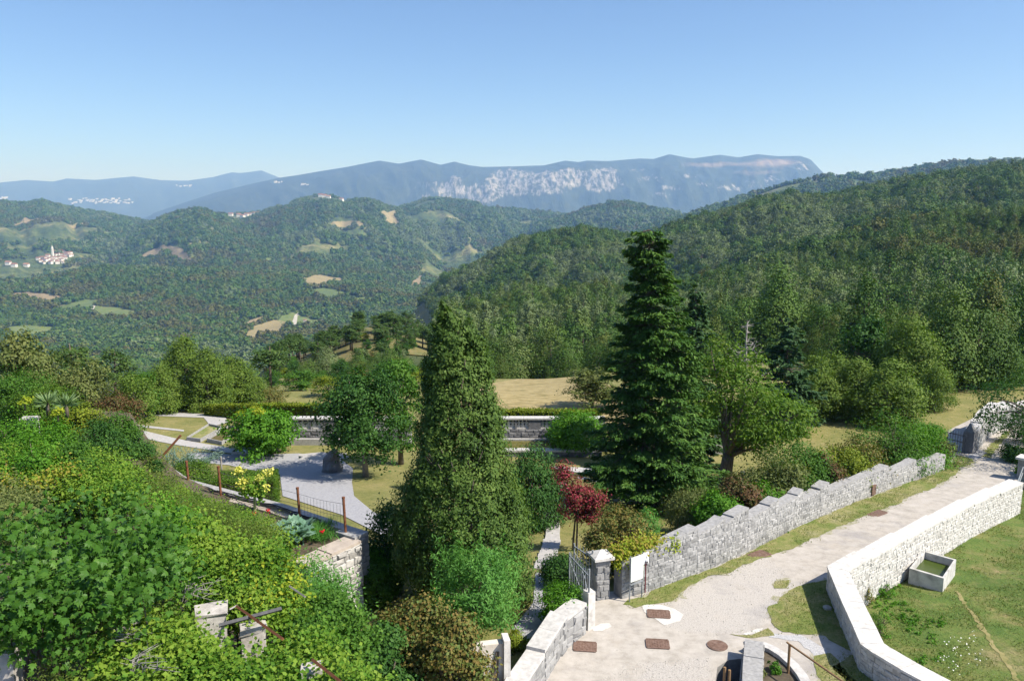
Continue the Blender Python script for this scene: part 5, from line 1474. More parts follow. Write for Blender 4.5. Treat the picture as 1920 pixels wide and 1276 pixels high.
tree('shrub', 'light green lance-leaved shrub between bronze shrub and garden wall', 'shrub', 1212, 1062, 955, 62, LM['lance'], .13, 70, 46, egg, .1, asp=.3, stems=4)
tree('shrub', 'glossy dark low shrub at the bend of the path inside the gate', 'shrub', 1050, 1096, 1047, 82, LM['dark'], .075, 130, 60, dome, .0, stems=4)
tree('plum_shrub', 'round light green bush leaning over the low entrance wall', 'shrub', 1054, 1172, 1097, 74, LM['fresh'], .075, 130, 60, dome, .08, lump=.6, stems=3)
tree('round_shrub', 'olive-brown rounded shrub behind the road wall near the stake', 'shrub', 1303, 1008, 922, 104, LM['olive'], .08, 220, 80, dome, .0, lump=.2, fill=.65, stems=5)
MB_ = base(1270, 1015); root = thing('garden_stake', 'thin brown stake standing behind the grey road wall', 'stake', tuple(MB_)); MB().tube([(0, 0, 0), (0, 0, 1.25)], .035, 6).obj('shaft', MWOODR, root)

wallsh = [
    (1345, 1000, 930, 70, 'fresh', 'fresh green shrub hanging over the wall beside the olive rounded shrub'),
    (1380, 985, 905, 74, 'red', 'dull red-brown twiggy shrub behind the road wall'),
    (1402, 985, 925, 80, 'mid', 'green ivy-like shrub climbing over the wall coping'),
    (1452, 958, 862, 110, 'olive', 'wide grey-green shrub behind the wall, below the chestnut crown'),
    (1500, 940, 845, 105, 'mid', 'mid green shrub between the grey-green one and the reddish one on the wall'),
    (1540, 930, 858, 56, 'red', 'narrow reddish dry shrub at the wall'),
    (1572, 915, 840, 92, 'hedgey', 'yellow-green shrub beside the reddish one on the wall'),
    (1606, 905, 832, 86, 'brown', 'bronze-tinged shrub left of the biggest wall shrub'),
    (1668, 890, 792, 128, 'mid', 'biggest dark green shrub overhanging the far part of the wall'),
    (1722, 878, 800, 92, 'fresh', 'green shrub at the far end of the road wall'),
    (1752, 868, 818, 52, 'olive', 'small dull shrub closing the row at the wall end'),
    (1428, 968, 918, 60, 'fresh', 'small bright shrub drooping over the wall top'),
]
for u, vb, vt, wp, m, lab in wallsh:
    yw = 0
    pp0 = base(u, vb)
    # stand it just behind the garden wall
    ln = np.array([g[:2] for g in gwr]); yq = np.interp(pp0[0] / pp0[1], ln[:, 0] / ln[:, 1], ln[:, 1]) + 1.9 + .02 * wp; xq = tt(u, vb) * yq
    pw = np.array((xq, yq, float(zt(np.array([xq]), np.array([yq]))[0])))
    tree('shrub', lab, 'shrub', u, vb, vt - 8, wp * 1.45, LM[m], .12, 260, 56, dome, .08, p=pw, stems=5, nlobe=7)

# vine on the gate end of the road wall
def creeper(name, label, cat, pts, mat, n, leaf, spread=(.25, .25, .2), asp=.85):
    """leafy mass along a line of points"""
    P0 = np.array(pts, float); o = thing(name, label, cat, tuple(P0.mean(0)))
    i = rng.integers(0, len(P0) - 1, n); q = rng.uniform(0, 1, (n, 1)); P = P0[i] * (1 - q) + P0[i + 1] * q + rv(n) * np.array(spread)
    P = P - P0.mean(0)
    Nn = np.array((.3, -.5, .8)) + rv(n) * .55
    add('foliage', foliage_mesh('foliage', leaves(P, Nn, leaf, leaf * asp), mat), o)
    b = MB(); b.tube([Vector(a - P0.mean(0)) - Vector((0, 0, .05)) for a in P0], .015, 5); b.obj('stem', MBARK, o)
    return o
wv = [np.array((*(np.array(gleft[0]) * (1 - q) + np.array(gleft[3]) * q + np.array((.2, -.12))), 1.55 + .1 * math.sin(q * 9))) for q in np.linspace(-.06, .52, 8)]
creeper('yellow_creeper', 'yellow and rust creeper spilling over the wall behind the information board', 'creeper', wv, LM['gold'], 2600, .085, (.16, .16, .16))
wv2 = [q + np.array((.05, -.12, -.25)) for q in wv[:6]]
creeper('yellow_creeper', 'lime yellow creeper hanging down the wall face by the information board', 'creeper', wv2, LM['yellow'], 1800, .08, (.1, .08, .17))
wv3 = [np.array((*(np.array(gleft[0]) * (1 - q) + np.array(gleft[3]) * q + np.array((.35, -.3))), 1.35)) for q in (.55, .62, .68)]
creeper('yellow_creeper', 'small separate yellow creeper clump right of the notice sign', 'creeper', wv3, LM['yellow'], 420, .08, (.08, .08, .16))

# ---- tree rows behind the garden (shared meshes)
def proto(seed, h, w_, leaf, nc, per, prof, mat, h0=.04, lump=.4, Tup=None, asp=.6, fill=.55):
    if prof is egg: lv, C = lobes(h * h0, h, w_ / 2, 9, nc, per, w_ * .14, leaf, leaf * asp, seed=seed, fill=fill)
    else: lv, C = crown(h * h0, h, w_ / 2, nc, per, w_ * .17, leaf, leaf * asp, prof, seed=seed, lump=lump, Tup=Tup, fill=fill)
    return foliage_mesh('crown', lv, mat), woody(h * .9, h * .022, C, MBARK, nl=8)
PT = dict(
    thuja=[proto(200 + i, 8, 4.6, .24, 230, 52, column, LM['thuja'], .03, .35, 1.2, .45) for i in range(3)],
    broad=[proto(210 + i, 8, 6, .30, 150, 40, egg, LM['olive'], .1) for i in range(2)],
    green=[proto(220 + i, 8, 6, .30, 150, 40, egg, LM['mid'], .1) for i in range(2)],
    darkb=[proto(225, 8, 5, .28, 150, 40, egg, LM['dark'], .05)],
    gold=[proto(230, 5, 4, .22, 100, 36, egg, LM['hedgey'], .05)],
    brown=[proto(235, 6, 5, .24, 110, 36, egg, LM['brown'], .05)])
def pine_proto(seed, h=9, bare=.5, w_=4.5):
    """bare leaning stem, a few limbs and an uneven rounded head of needle clumps"""
    r = random.Random(seed); b = MB(); lx = r.uniform(-.5, .5)
    b.tube([(0, 0, -.4), (lx * .4, 0, h * .5), (lx, 0, h * .95)], [h * .02, h * .014, h * .004], 7)
    lv, C = lobes(h * bare, h, w_ / 2, 8, 90, 26, .5, .34, .15, seed=seed, lr=(.32, .55), fill=.2)
    V = lv[0] + np.array((lx * .8, 0, 0)); C = C + np.array((lx * .8, 0, 0))
    for c in random.sample([tuple(q) for q in C], 12):
        b.tube([(lx * .5, 0, min(c[2] - .2, h * .8)), c], [.06, .015], 4, False)
    return foliage_mesh('crown', (V, lv[1], lv[2]), LM['pine']), mk('trunk', b.V, b.F, MBARK, smooth=True)
PT['pine'] = [pine_proto(240, 9, .35), pine_proto(241, 9, .45, 5)]
PT['tallpine'] = [pine_proto(250, 9, .55, 4), pine_proto(251, 9, .6, 4.4), pine_proto(252, 9, .5, 3.6)]
HT = dict(thuja=(8, 4.6), broad=(8, 6), green=(8, 6), darkb=(8, 5), gold=(5, 4), brown=(6, 5), pine=(9, 4.5), tallpine=(9, 4.2))
def row(kind, u, vt, wpx, y, label, group=None, name=None):
    ms = PT[kind]; cr_, tr = random.choice(ms); x = tt(u, vt) * y; z = float(zt(np.array([x]), np.array([y]))[0])
    h = EYE + kz(vt) * y - z; w_ = wpx * mpp(np.array((x, y, z + h / 2))); h0, w0 = HT[kind]
    nm = name or {'thuja': 'thuja_tree', 'pine': 'pine_tree', 'tallpine': 'pine_tree', 'gold': 'bush', 'brown': 'bush'}.get(kind, 'broadleaf_tree')
    o = thing(nm, label, 'shrub' if nm == 'bush' else 'tree', (x, y, z - .1), group, random.uniform(0, 6.28), (w_ / w0, w_ / w0, h / h0))
    add('crown', cr_, o); add('trunk', tr, o)
    return o
G1 = 'row of trees behind the left garden'
for k, u, vt, w_, y, lab in (
        ('broad', 25, 612, 130, 56, 'big olive green tree at the left edge, above the shrub slope'),
        ('broad', 75, 652, 100, 60, 'olive green tree just right of the left edge tree'),
        ('pine', 132, 634, 90, 70, 'left of the two dark pines over the valley'),
        ('pine', 208, 650, 80, 74, 'right of the two dark pines over the valley'),
        ('broad', 158, 668, 105, 58, 'rounded olive tree below the two pines'),
        ('pine', 50, 630, 80, 76, 'pine top behind the leftmost olive trees'),
        ('green', 262, 690, 70, 66, 'green tree behind the small loose tree'),
        ('thuja', 298, 680, 70, 68, 'olive thuja left of the tallest thuja'),
        ('thuja', 342, 626, 92, 72, 'tallest pointed thuja of the left row'),
        ('thuja', 385, 650, 84, 70, 'second thuja, right of the tallest, ending at the long hedge'),
        ('thuja', 432, 662, 92, 74, 'brown-tinged broad thuja behind the left end of the long hedge'),
        ('thuja', 470, 690, 60, 74, 'shorter thuja at the right end of the left row'),
        ('pine', 503, 643, 84, 84, 'pine with a visible trunk right of the thujas'),
        ('green', 560, 690, 80, 84, 'green tree between the pine and the yellow-green bush'),
        ('gold', 613, 700, 62, 76, 'yellow-green bush above the middle of the long hedge'),
        ('brown', 512, 722, 60, 70, 'tan leafed bush behind the long hedge'),
        ('green', 660, 700, 70, 84, 'green tree behind the dark plaza tree'),
        ('green', 740, 668, 84, 88, 'dark green tree seen between the plaza tree and the cypress'),
        ('gold', 775, 690, 60, 92, 'light green bush just left of the cypress top'),
        ('broad', 1112, 686, 118, 70, 'yellow-brown tree at the right corner of the dry meadow'),
        ('green', 962, 765, 16, 70, 'tiny sapling at the left edge of the dry meadow'),
        ('brown', 190, 745, 70, 58, 'brownish bush in front of the olive trees')):
    row(k, u, vt, w_, y, lab, G1)
G2 = 'row of trees behind the right lawn'
for k, u, vt, w_, y, lab in (
        ('thuja', 1528, 660, 95, 64, 'leftmost olive tree of the right row, next to the blue cedar'),
        ('thuja', 1562, 655, 100, 68, 'yellow-green tree second from the left in the right row'),
        ('thuja', 1608, 668, 100, 64, 'olive thuja in the middle of the right row, in front of the dark tree'),
        ('thuja', 1672, 668, 125, 62, 'rounded grey-olive tree with a forked trunk in the right row'),
        ('darkb', 1628, 592, 105, 76, 'tall dark tree rising behind the middle of the right row'),
        ('thuja', 1715, 588, 118, 72, 'tallest bright green conifer of the right row'),
        ('thuja', 1760, 680, 62, 66, 'bright green conifer at the right end of the right row'),
        ('green', 1745, 790, 60, 58, 'low fresh bush at the foot of the right row'),
        ('green', 1850, 640, 120, 86, 'dark tree behind the far wall'),
        ('green', 1800, 660, 90, 92, 'shaded tree above the grass patch behind the far gate'),
        ('darkb', 1900, 620, 110, 84, 'dark tree high on the right edge behind the road tree')):
    row(k, u, vt, w_, y, lab, G2)
# pines on the dry spur
def spur_z(u, y): x = tt(u, 630) * y; return x, float(zt(np.array([x]), np.array([y]))[0])
rs = random.Random(5)
for i in range(80):
    q = rs.random() ** .7; u = rs.uniform(505, 820); y = 138 + 54 * q + (u - 520) * .03
    if u > 620 and 140 < y < 172 and rs.random() < .6: continue
    x, z = spur_z(u, y); hgt = rs.uniform(3.8, 6.6); wd = rs.uniform(3.2, 5.2)
    cr_, tr = rs.choice(PT['tallpine'] + PT['pine']); o = thing('pine_tree', 'slender dark pine on the dry grassy spur above the valley', 'tree', (x, y, z - .2), 'pines on the dry spur', rs.uniform(0, 6), (wd / 4.4, wd / 4.4, hgt / 9))
    add('crown', cr_, o); add('trunk', tr, o)
for i in range(64):
    u = rs.uniform(500, 815); y = rs.uniform(92, 178); x, z = spur_z(u, y); k = rs.choice(['green', 'gold', 'brown', 'darkb', 'green']); sc = rs.uniform(.22, .5)
    cr_, tr = rs.choice(PT[k]); o = thing('bush', 'low green scrub bush scattered over the dry spur', 'shrub', (x, y, z - .2), 'scrub bushes of the dry spur', rs.uniform(0, 6), (sc * rs.uniform(1, 1.5), sc * 1.2, sc * rs.uniform(.7, 1)))
    add('crown', cr_, o); add('trunk', tr, o)

# the dark tree at the right edge of the road, and bushes under it
p = np.array((30.7, 44.5, -1.4))
h, w_ = size(p, 690, 235)
lv, C = crown(h * .2, h, w_ * .55, 170, 46, .6, .15, .08, egg, seed=12, lump=.6)
plant('broadleaf_tree', 'dark leafed tree overhanging the road at the right edge', 'tree', p, lv, LM['dark'], woody(h * .9, .16, C, MBARK), rot=0)
for u, v, vt, wp, m, lab in ((1898, 872, 838, 62, 'dark', 'dark rounded bush beside the capped pillar at the road edge'), (1912, 835, 770, 70, 'dark', 'dark bush under the dark road tree'), (1918, 900, 875, 40, 'mid', 'small bush behind the capped pillar at the right edge')):
    p = H(u, v, zr) + np.array((.9, 1.0, 0)); tree('bush', lab, 'shrub', u, v, vt, wp, LM[m], .1, 120, 50, dome, 0, p=p, stems=4, lump=.3)

# ---- hedges
def hedge(label, a, c, depth, h, mat, leaf, dens, name='hedge', rag=.05, h1=None):
    h1 = h if h1 is None else h1; h0_, h = h, (h + h1) / 2
    """clipped block from plan point a to c"""
    a, c = np.array(a[:2]), np.array(c[:2]); L = np.linalg.norm(c - a); d = (c - a) / L; nn = np.array((-d[1], d[0]))
    zc = float(zt(*[np.array([q]) for q in (a + c) / 2])[0]); o = thing(name, label, 'hedge', (0, 0, 0))
    q0 = a + nn * .08 + d * .08; b = MB(); I = [a + d * .1 + nn * .1, c - d * .1 + nn * .1, c - d * .1 + nn * (depth - .1), a + d * .1 + nn * (depth - .1)]
    zs = [float(zt(np.array([q[0]]), np.array([q[1]]))[0]) for q in I]
    b.hexa([(*I[i], zs[i] - .2) for i in range(4)] + [(*I[i], zs[i] + (h0_ if i in (0, 3) else h1) - .1) for i in range(4)]); b.obj('branches', MSOILD, o)
    parts = []
    for nrm, area, f in (((0, 0, 1), L * depth, 't'), ((-nn[0], -nn[1], 0), L * h, 'f'), ((d[0], d[1], 0), depth * h, 'e'), ((-d[0], -d[1], 0), depth * h, 's'), ((nn[0], nn[1], 0), L * h * .4, 'b')):
        n = int(area * dens); s, q, z = rng.uniform(0, 1, (3, n))
        if f == 't': z = z * 0 + 1
        if f == 'f': q = q * 0
        if f == 'b': q = q * 0 + 1
        if f == 'e': s = s * 0 + 1
        if f == 's': s = s * 0
        xy = a + np.outer(s * L, d) + np.outer(q * depth, nn)
        P = np.column_stack([xy, zt(xy[:, 0], xy[:, 1]) + z * (h0_ + (h1 - h0_) * s)]) + rv(n) * rag
        P = P - np.array(nrm) * rng.uniform(0, .12, (n, 1)) + np.array(nrm) * (.16 * (fbm(s * L * 1.1, (q * depth + z * h) * 1.1, 2, 5) - .5))[:, None]
        parts.append(leaves(P, np.array(nrm) * .8 + rv(n) * .6 + np.array((0, 0, .2)), leaf, leaf * .6))
    add('foliage', foliage_mesh('foliage', parts, mat), o)
def garden_at(u, y, v=800): return (tt(u, v) * y, y)
hedge('long yellow-green clipped hedge running above the left balustrade wall', garden_at(384, 66.5), garden_at(640, 59.5), 1.0, .85, LM['hedgey'], .15, 420, h1=2.1)
hedge('yellow-green clipped hedge above the pool wall, before the dry meadow', garden_at(930, 58.2), garden_at(1126, 58.0), .9, 2.05, LM['hedgey'], .15, 420)
p0, p1 = H(410, 962), H(522, 958)
hedge('large square clipped hedge block beside the plaza, behind the rusty posts', p0 + np.array((0, -.6, 0)), p1 + np.array((0, -.4, 0)), 3.1, 1.75, LM['hedge'], .075, 900)
tree('ball_shrub', 'clipped ball shrub left of the square hedge block', 'shrub', 360, 945, 868, 92, LM['hedge'], .085, 260, 70, dome, .0, lump=.15, fill=.75, stems=4)
pj = base(350, 905)
jn = []
for k in range(46):
    a = random.uniform(-.9, 2.6); L = random.uniform(.8, 1.9); n = 70; q = rng.uniform(0, 1, n); d = np.array((math.cos(a), math.sin(a) * .8, .45))
    P = np.outer(q * L, d) + rv(n) * .07 + np.array((random.uniform(-.9, .9), random.uniform(-.5, .5), 1.0)); P[:, 2] += .3 * q * (1 - q)
    jn.append(leaves(P, np.array((0, -.2, 1.0)) + rv(n) * .4, .16, .045, d + rv(n) * .25))
plant('juniper_shrub', 'spreading blue-grey juniper beyond the terrace corner', 'shrub', pj, jn, LM['juniper'], woody(.8, .05, [], MBARK), rot=0)

# ---- shrubs around the lower middle
def at_y(u, vt, y, zb): x = tt(u, vt) * y; return np.array((x, y, zb))
tree('shrub', 'bright green rounded shrub right of the stone corner pier', 'shrub', 722, 1108, 1024, 92, LM['fresh'], .085, 200, 60, dome, .0, stems=5, nlobe=5)
tree('shrub', 'mid green shrub at the foot of the terrace pier', 'shrub', 700, 1118, 1062, 70, LM['mid'], .085, 110, 60, dome, .0, stems=4, p=at_y(702, 1062, 25.0, 0))
pp_ = at_y(888, 1005, 21.6, 0); h, w_ = size(pp_, 1012, 175)
lv, C = crown(h * .25, h * .93, w_ * .5, 150, 70, .4, .125, .035, dome, seed=21, lump=.6, Tup=.6, fill=.4)
sh = []
for k in range(34):
    a = random.uniform(0, 6.28); rr = random.uniform(.1, .9) * w_ * .5; n = 46; q = rng.uniform(0, 1, n); hh_ = h * random.uniform(.75, 1.04); d = np.array((math.cos(a) * .3, math.sin(a) * .3, 1))
    P = np.array((math.cos(a) * rr, math.sin(a) * rr, hh_ - 1.0)) + np.outer(q * 1.0, d) + rv(n) * .05
    sh.append(leaves(P, rv(n) + np.array((0, -.4, .5)), .13, .035, np.array((0, 0, .5)) + rv(n) * .7))
plant('peach_shrub', 'light green shrub with long narrow leaves and upright shoots before the cypress foot', 'shrub', pp_, [lv] + sh, LM['lance'], woody(h * .8, .05, C, MBARK, stems=3), rot=0)
for u, vt, y, wp, m, lab, lf in (
        (775, 1112, 18.6, 190, 'brown', 'large dark shrub with bronze-edged leaves in the lower middle', .085),
        (850, 1150, 17.6, 130, 'brown', 'right part shrub with rusty leaves beside the white wall', .085),
        (715, 1165, 17.4, 120, 'dark', 'dark green bush between the vines and the bronze shrub', .085)):
    p = at_y(u, vt, y, .0); tree('shrub', lab, 'shrub', u, 1200, vt, wp, LM[m], lf, 320, 70, dome, .0, p=p, stems=6, asp=.75, nlobe=9)
tree('grassy_plant', 'golden green small shrub between cypress and low wall', 'shrub', 968, 1215, 1185, 46, LM['hedgey'], .1, 46, 40, dome, 0, asp=.25, stems=3, Tup=1.2)
pl_ = at_y(940, 1232, 20.3, .05)
n = 90; a = rng.uniform(0, 6.28, n); d = np.column_stack([np.cos(a), np.sin(a), rng.uniform(.5, 1.6, n)])
plant('strap_plant', 'pale variegated strap-leaved plant at the low wall', 'plant', pl_, [leaves(unit(d) * .26 * rng.uniform(.7, 1.2, (n, 1)), np.cross(d, rv(n)), .5, .045, d)], leafmat('leaf_pale_strap', [(.20, .30, .08), (.36, .44, .16), (.5, .5, .25)], .25), woody(.15, .03, [], MBARK))

# ---- leafy masses of the upper left garden
def mass(name, label, cat, poly, z, mat, n, leaf, amp=.5, asp=.85, depth=.35, clump=.22, ls=1.1, shp=None, up=.9, zg=2.5, zslope=None, stems=14, gap=.40):
    u = [p[0] for p in poly]; v = [p[1] for p in poly]; nc = max(40, n // (22 if shp is None else 30))
    cu, cv = rng.uniform(min(u), max(u), nc * 4), rng.uniform(min(v), max(v), nc * 4)
    k = inpoly(cu, cv, poly); cu, cv = cu[k][:nc], cv[k][:nc]
    zz = z if zslope is None else np.interp(cu, [q[0] for q in zslope], [q[1] for q in zslope])
    zz = np.broadcast_to(np.asarray(zz, float), cu.shape)
    kk = np.tan(np.arctan(-(cv - 638) / FPX) - PIT); y = (zz - EYE) / kk; x = (cu - 960) / FPX / (CP - (cv - 638) / FPX * SP) * y
    C = np.column_stack([x, y, zz + amp * 2.6 * (fbm(x * ls * 1.3, y * ls * 1.3, 3, 61 + len(label)) - .5) - rng.exponential(depth, len(x)) * .6])
    C = C[fbm(x * 2.1, y * 2.1, 3, 71 + len(label)) > gap]; org = np.array((x.mean(), y.mean(), zg)); o = thing(name, label, cat, tuple(org))
    ix = rng.integers(0, len(C), n); P = C[ix] + rv(n) * clump * np.array((1, 1, .7))
    P = P - org
    Nn = np.array((.12, -.25, up)) + rv(n) * (.6 if shp is None else .85)
    if shp is None: add('foliage', foliage_mesh('foliage', leaves(P, Nn, leaf, leaf * asp), mat), o)
    b = MB()
    for c in C[rng.integers(0, len(C), stems)]:
        e = Vector(c - org); b.tube([(e.x + random.uniform(-.4, .4), e.y + .5, 0), (e.x, e.y + .2, e.z * .6), tuple(e)], [.03, .022, .008], 5, False)
    b.obj('stem', MBARK, o)
    return o, P, Nn
mass('ground_cover', 'soft olive green shrubby growth filling the slope above the fig tree', 'shrub', [(120, 892), (250, 880), (340, 915), (430, 950), (520, 985), (500, 1020), (400, 965), (330, 955), (200, 950), (60, 1000), (0, 1010), (0, 915)], 4.0, LM['cover'], 52000, .05, .35, .5, .3, .2)
mass('bean_plants', 'bright green low crop along the terrace kerb', 'plant', [(280, 878), (325, 912), (360, 935), (440, 962), (500, 985), (545, 1000), (520, 1020), (420, 985), (330, 950), (250, 905)], 2.95, LM['vine'], 22000, .07, .2)
mass('ground_cover', 'low green growth creeping up to the terrace slab', 'plant', [(270, 870), (318, 905), (345, 925), (440, 957), (520, 984), (500, 1000), (420, 975), (330, 945), (250, 900)], 2.68, LM['vine'], 20000, .06, .1, .85, .1, .16)
mass('ground_cover', 'tangled olive growth below the dark twiggy shrubs', 'plant', [(200, 845), (300, 862), (335, 905), (280, 905), (190, 880)], 3.1, LM['cover'], 12000, .06, .25)
mass('grape_vine', 'light green grape vine spreading over the middle of the pergola', 'vine', [(330, 965), (420, 995), (490, 1035), (545, 1070), (560, 1130), (470, 1145), (430, 1120), (380, 1115), (330, 1080), (300, 1010)], 4.7, LM['vine'], 30000, .085, .4)
mass('grape_vine', 'yellowing grape vine edge near the flat concrete wall top', 'vine', [(470, 1040), (545, 1045), (572, 1090), (545, 1135), (470, 1135)], 4.75, LM['yellow'], 1100, .08, .2)
mass('grape_vine', 'green grape vine in front of the pillars along the bottom edge', 'vine', [(200, 1190), (330, 1150), (380, 1205), (470, 1215), (600, 1180), (660, 1215), (730, 1290), (180, 1300)], 4.75, LM['vine'], 34000, .085, .45)
mass('grape_vine', 'darker vine between the pillars and the bronze shrub', 'vine', [(540, 1110), (600, 1120), (680, 1150), (700, 1200), (650, 1225), (560, 1195), (520, 1165)], 4.0, LM['mid'], 14000, .08, .4)
mass('peach_shrub', 'narrow-leaved green shoots in front of the lit terrace wall', 'shrub', [(560, 1060), (600, 1045), (635, 1080), (650, 1130), (600, 1150), (565, 1120)], 3.6, LM['lance'], 8000, .1, .4, .3, .5)
mass('gold_creeper', 'yellow and orange leafed creeper at the left edge', 'creeper', [(0, 862), (60, 858), (130, 860), (170, 885), (150, 905), (60, 910), (0, 908)], 5.4, LM['gold'], 1700, .075, .12, .85, .15, .16)
mass('leafy_shrub', 'bright green leafy growth around the orange creeper', 'shrub', [(0, 835), (120, 840), (240, 870), (260, 920), (120, 915), (0, 900)], 5.2, LM['vine'], 17000, .075, .35, .85, .3, .25)
mass('low_creeper', 'tangled dark creeper below the orange leaves at the left edge', 'creeper', [(0, 905), (60, 908), (70, 960), (0, 990)], 5.4, LM['olive'], 4500, .07, .3)
mass('fern_shrub', 'feathery yellow-green foliage at the bottom left, under the fig', 'shrub', [(120, 1150), (270, 1120), (330, 1160), (200, 1230), (120, 1290), (60, 1290)], 4.9, LM['cover'], 16000, .055, .45, .35)
mass('creeper', 'bright leafed creeper patch right of the fig tree', 'creeper', [(290, 940), (350, 950), (360, 1010), (330, 1060), (300, 1030)], 4.9, LM['fresh'], 7000, .08, .3)
def bush(u, vt, y, wp, m, label, lf=.085, hmin=1.6, nc=190, per=60, name='shrub', asp=.6):
    x = tt(u, vt) * y; z = float(zter(np.array([x]), np.array([y]))[0]); h = EYE + kz(vt) * y - z
    if h < hmin: z -= hmin - h
    tree(name, label, 'shrub', u, 900, vt, wp, LM[m], lf, nc, per, dome, .0, p=np.array((x, y, z)), stems=5, asp=asp, nlobe=7)
for a in ((25, 700, 33, 150, 'mid', 'dense green shrub at the left edge below the olive trees'),
          (88, 722, 32, 120, 'hedge', 'clipped looking green shrub sloping down from the left edge'),
          (20, 772, 27, 150, 'fresh', 'fresh green bush at the left edge in the middle of the slope'),
          (140, 752, 32, 90, 'hedgey', 'yellow-green bush next to the spiky yucca'),
          (205, 738, 36, 90, 'red', 'dull reddish bush behind the yucca'),
          (170, 785, 28, 120, 'dark', 'dark blue-green bush in the middle of the slope'),
          (92, 790, 27, 120, 'fresh', 'bright green bush beside the pale stone block'),
          (215, 778, 31, 100, 'mid', 'mid green bush right of the dark one on the slope'),
          (45, 818, 23, 150, 'fresh', 'leafy bright bush above the orange creeper'),
          (135, 826, 23.5, 130, 'mid', 'wide green bush above the soft olive growth'),
          (205, 842, 25, 110, 'hedge', 'green bush left of the dark tangled shrub'),
          (250, 818, 31, 96, 'dark', 'dark tangled shrub with bare twigs at the terrace end'),
          (290, 862, 30, 50, 'dark', 'lower dark twiggy shrub leaning to the gravel path')): bush(*a)
def spiky(u, v, y, label):
    x = tt(u, v) * y; z = EYE + kz(v) * y; n = 110; a = rng.uniform(0, 6.28, n); d = np.column_stack([np.cos(a), np.sin(a), rng.uniform(-.1, 1.5, n)])
    o = plant('yucca', label, 'plant', (x, y, z - .5), [leaves(unit(d) * .28 * rng.uniform(.7, 1.2, (n, 1)) + np.array((0, 0, .2)), np.cross(d, rv(n)), .55, .045, d)], leafmat('leaf_yucca', [(.10, .18, .07), (.17, .26, .11), (.26, .34, .16)], .2), woody(.5, .06, [], MBARK))
spiky(88, 742, 29, 'left of two spiky pale green yuccas on the slope'); spiky(122, 745, 29, 'right of two spiky pale green yuccas on the slope')
for u, v, y, lab in ((46, 756, 25.5, 'yellow flower head above the pale stone block'), (108, 776, 25.5, 'yellow flower cluster on the bright bush')):
    x = tt(u, v) * y; z = EYE + kz(v) * y; lv, C = crown(-.1, .22, .2, 12, 16, .12, .08, .06, dome, seed=5)
    plant('yellow_flowers', lab, 'plant', (x, y, z), lv, LM['yellow'], woody(.2, .02, [], MBARK))

# ---- fig tree with big lobed leaves
def fig_leaf(seed):
    r = random.Random(seed); pts = [(0, -.5), (.22, -.42), (.5, -.18), (.30, -.05), (.46, .28), (.20, .16), (0, .55), (-.20, .16), (-.46, .28), (-.30, -.05), (-.5, -.18), (-.22, -.42)]
    V = [(x * r.uniform(.9, 1.1), y * r.uniform(.9, 1.1), -.35 * (x * x + y * y) + .12 * abs(x)) for x, y in pts] + [(0, -.05, .02)]
    return np.array(V), np.array([(i, (i + 1) % 12, 12) for i in range(12)])
FL = []
for i in range(8):
    V, F = fig_leaf(i); FL.append(mk('leaf', V, F, LM['fig'], np.full(12, i / 7)))
fo_, P, Nn = mass('fig_tree', 'fig tree with large dark lobed leaves in the left foreground', 'tree', [(0, 985), (80, 965), (200, 945), (290, 950), (335, 1000), (338, 1060), (300, 1120), (200, 1170), (100, 1190), (40, 1200), (0, 1200)], 5.6, LM['fig'], 6800, .2, .75, 1, .35, .34, .6, shp=1, zg=2.6, stems=70, gap=.43)
Nn = unit(Nn)
order = np.argsort(-(Nn @ unit(np.array([[0, -1, 1.0]])).T).ravel() - P[:, 2] * .5)
def leaf_mat3(i):
    z = Vector(Nn[i]); t_ = Vector((random.uniform(-1, 1), -1 + random.uniform(-.6, .6), -.4)); y_ = (t_ - z * t_.dot(z)).normalized(); x_ = y_.cross(z)
    return x_, y_, z
from mathutils import Matrix
for i in order[:300]:
    x_, y_, z_ = leaf_mat3(i); s = random.uniform(.11, .2)
    o = add('leaf', FL[random.randrange(8)], fo_)
    o.matrix_local = Matrix.Translation(Vector(P[i])) @ Matrix((x_, y_, z_)).transposed().to_4x4() @ Matrix.Scale(s, 4)
V, F, Rn = [], [], []; n0 = 0; base_v, base_f = fig_leaf(3)
for i in order[300:]:
    x_, y_, z_ = leaf_mat3(i); s = random.uniform(.09, .19); M = np.array([x_, y_, z_])
    V.append(base_v * s @ M + P[i]); F.append(base_f + n0); n0 += 13; Rn += [random.random()] * 12
add('leafage', mk('leafage', np.vstack(V), np.vstack(F), LM['fig'], Rn), fo_, kind='stuff')

# dry twigs showing between the leaves
for u, v, z, lab in ((190, 1196, 5.1, 'tangle of dry grey twigs poking out under the fig tree'), (232, 1252, 5.1, 'dry reddish twigs near the bottom edge, left of the pillars'), (330, 1112, 5.0, 'pale bare twigs between the fig and the thick pillar')):
    p = atz(u, v, z); o = thing('dry_branch', lab, 'branch', tuple(p))
    for k in range(9):
        b = MB(); a = random.uniform(-.6, 1.2); L = random.uniform(.5, 1.1); e = Vector((math.cos(a) * L, math.sin(a) * L * .5, random.uniform(-.1, .3)))
        b.tube([(0, 0, -.5), e * .4 + Vector((0, 0, .05)), e], [.018, .012, .004], 4, False)
        for j in range(3): q = e * random.uniform(.4, .9); b.tube([q, q + Vector((random.uniform(-.2, .3), random.uniform(-.2, .2), random.uniform(-.1, .2)))], [.007, .003], 3, False)
        b.obj('twig', MDEAD, o)

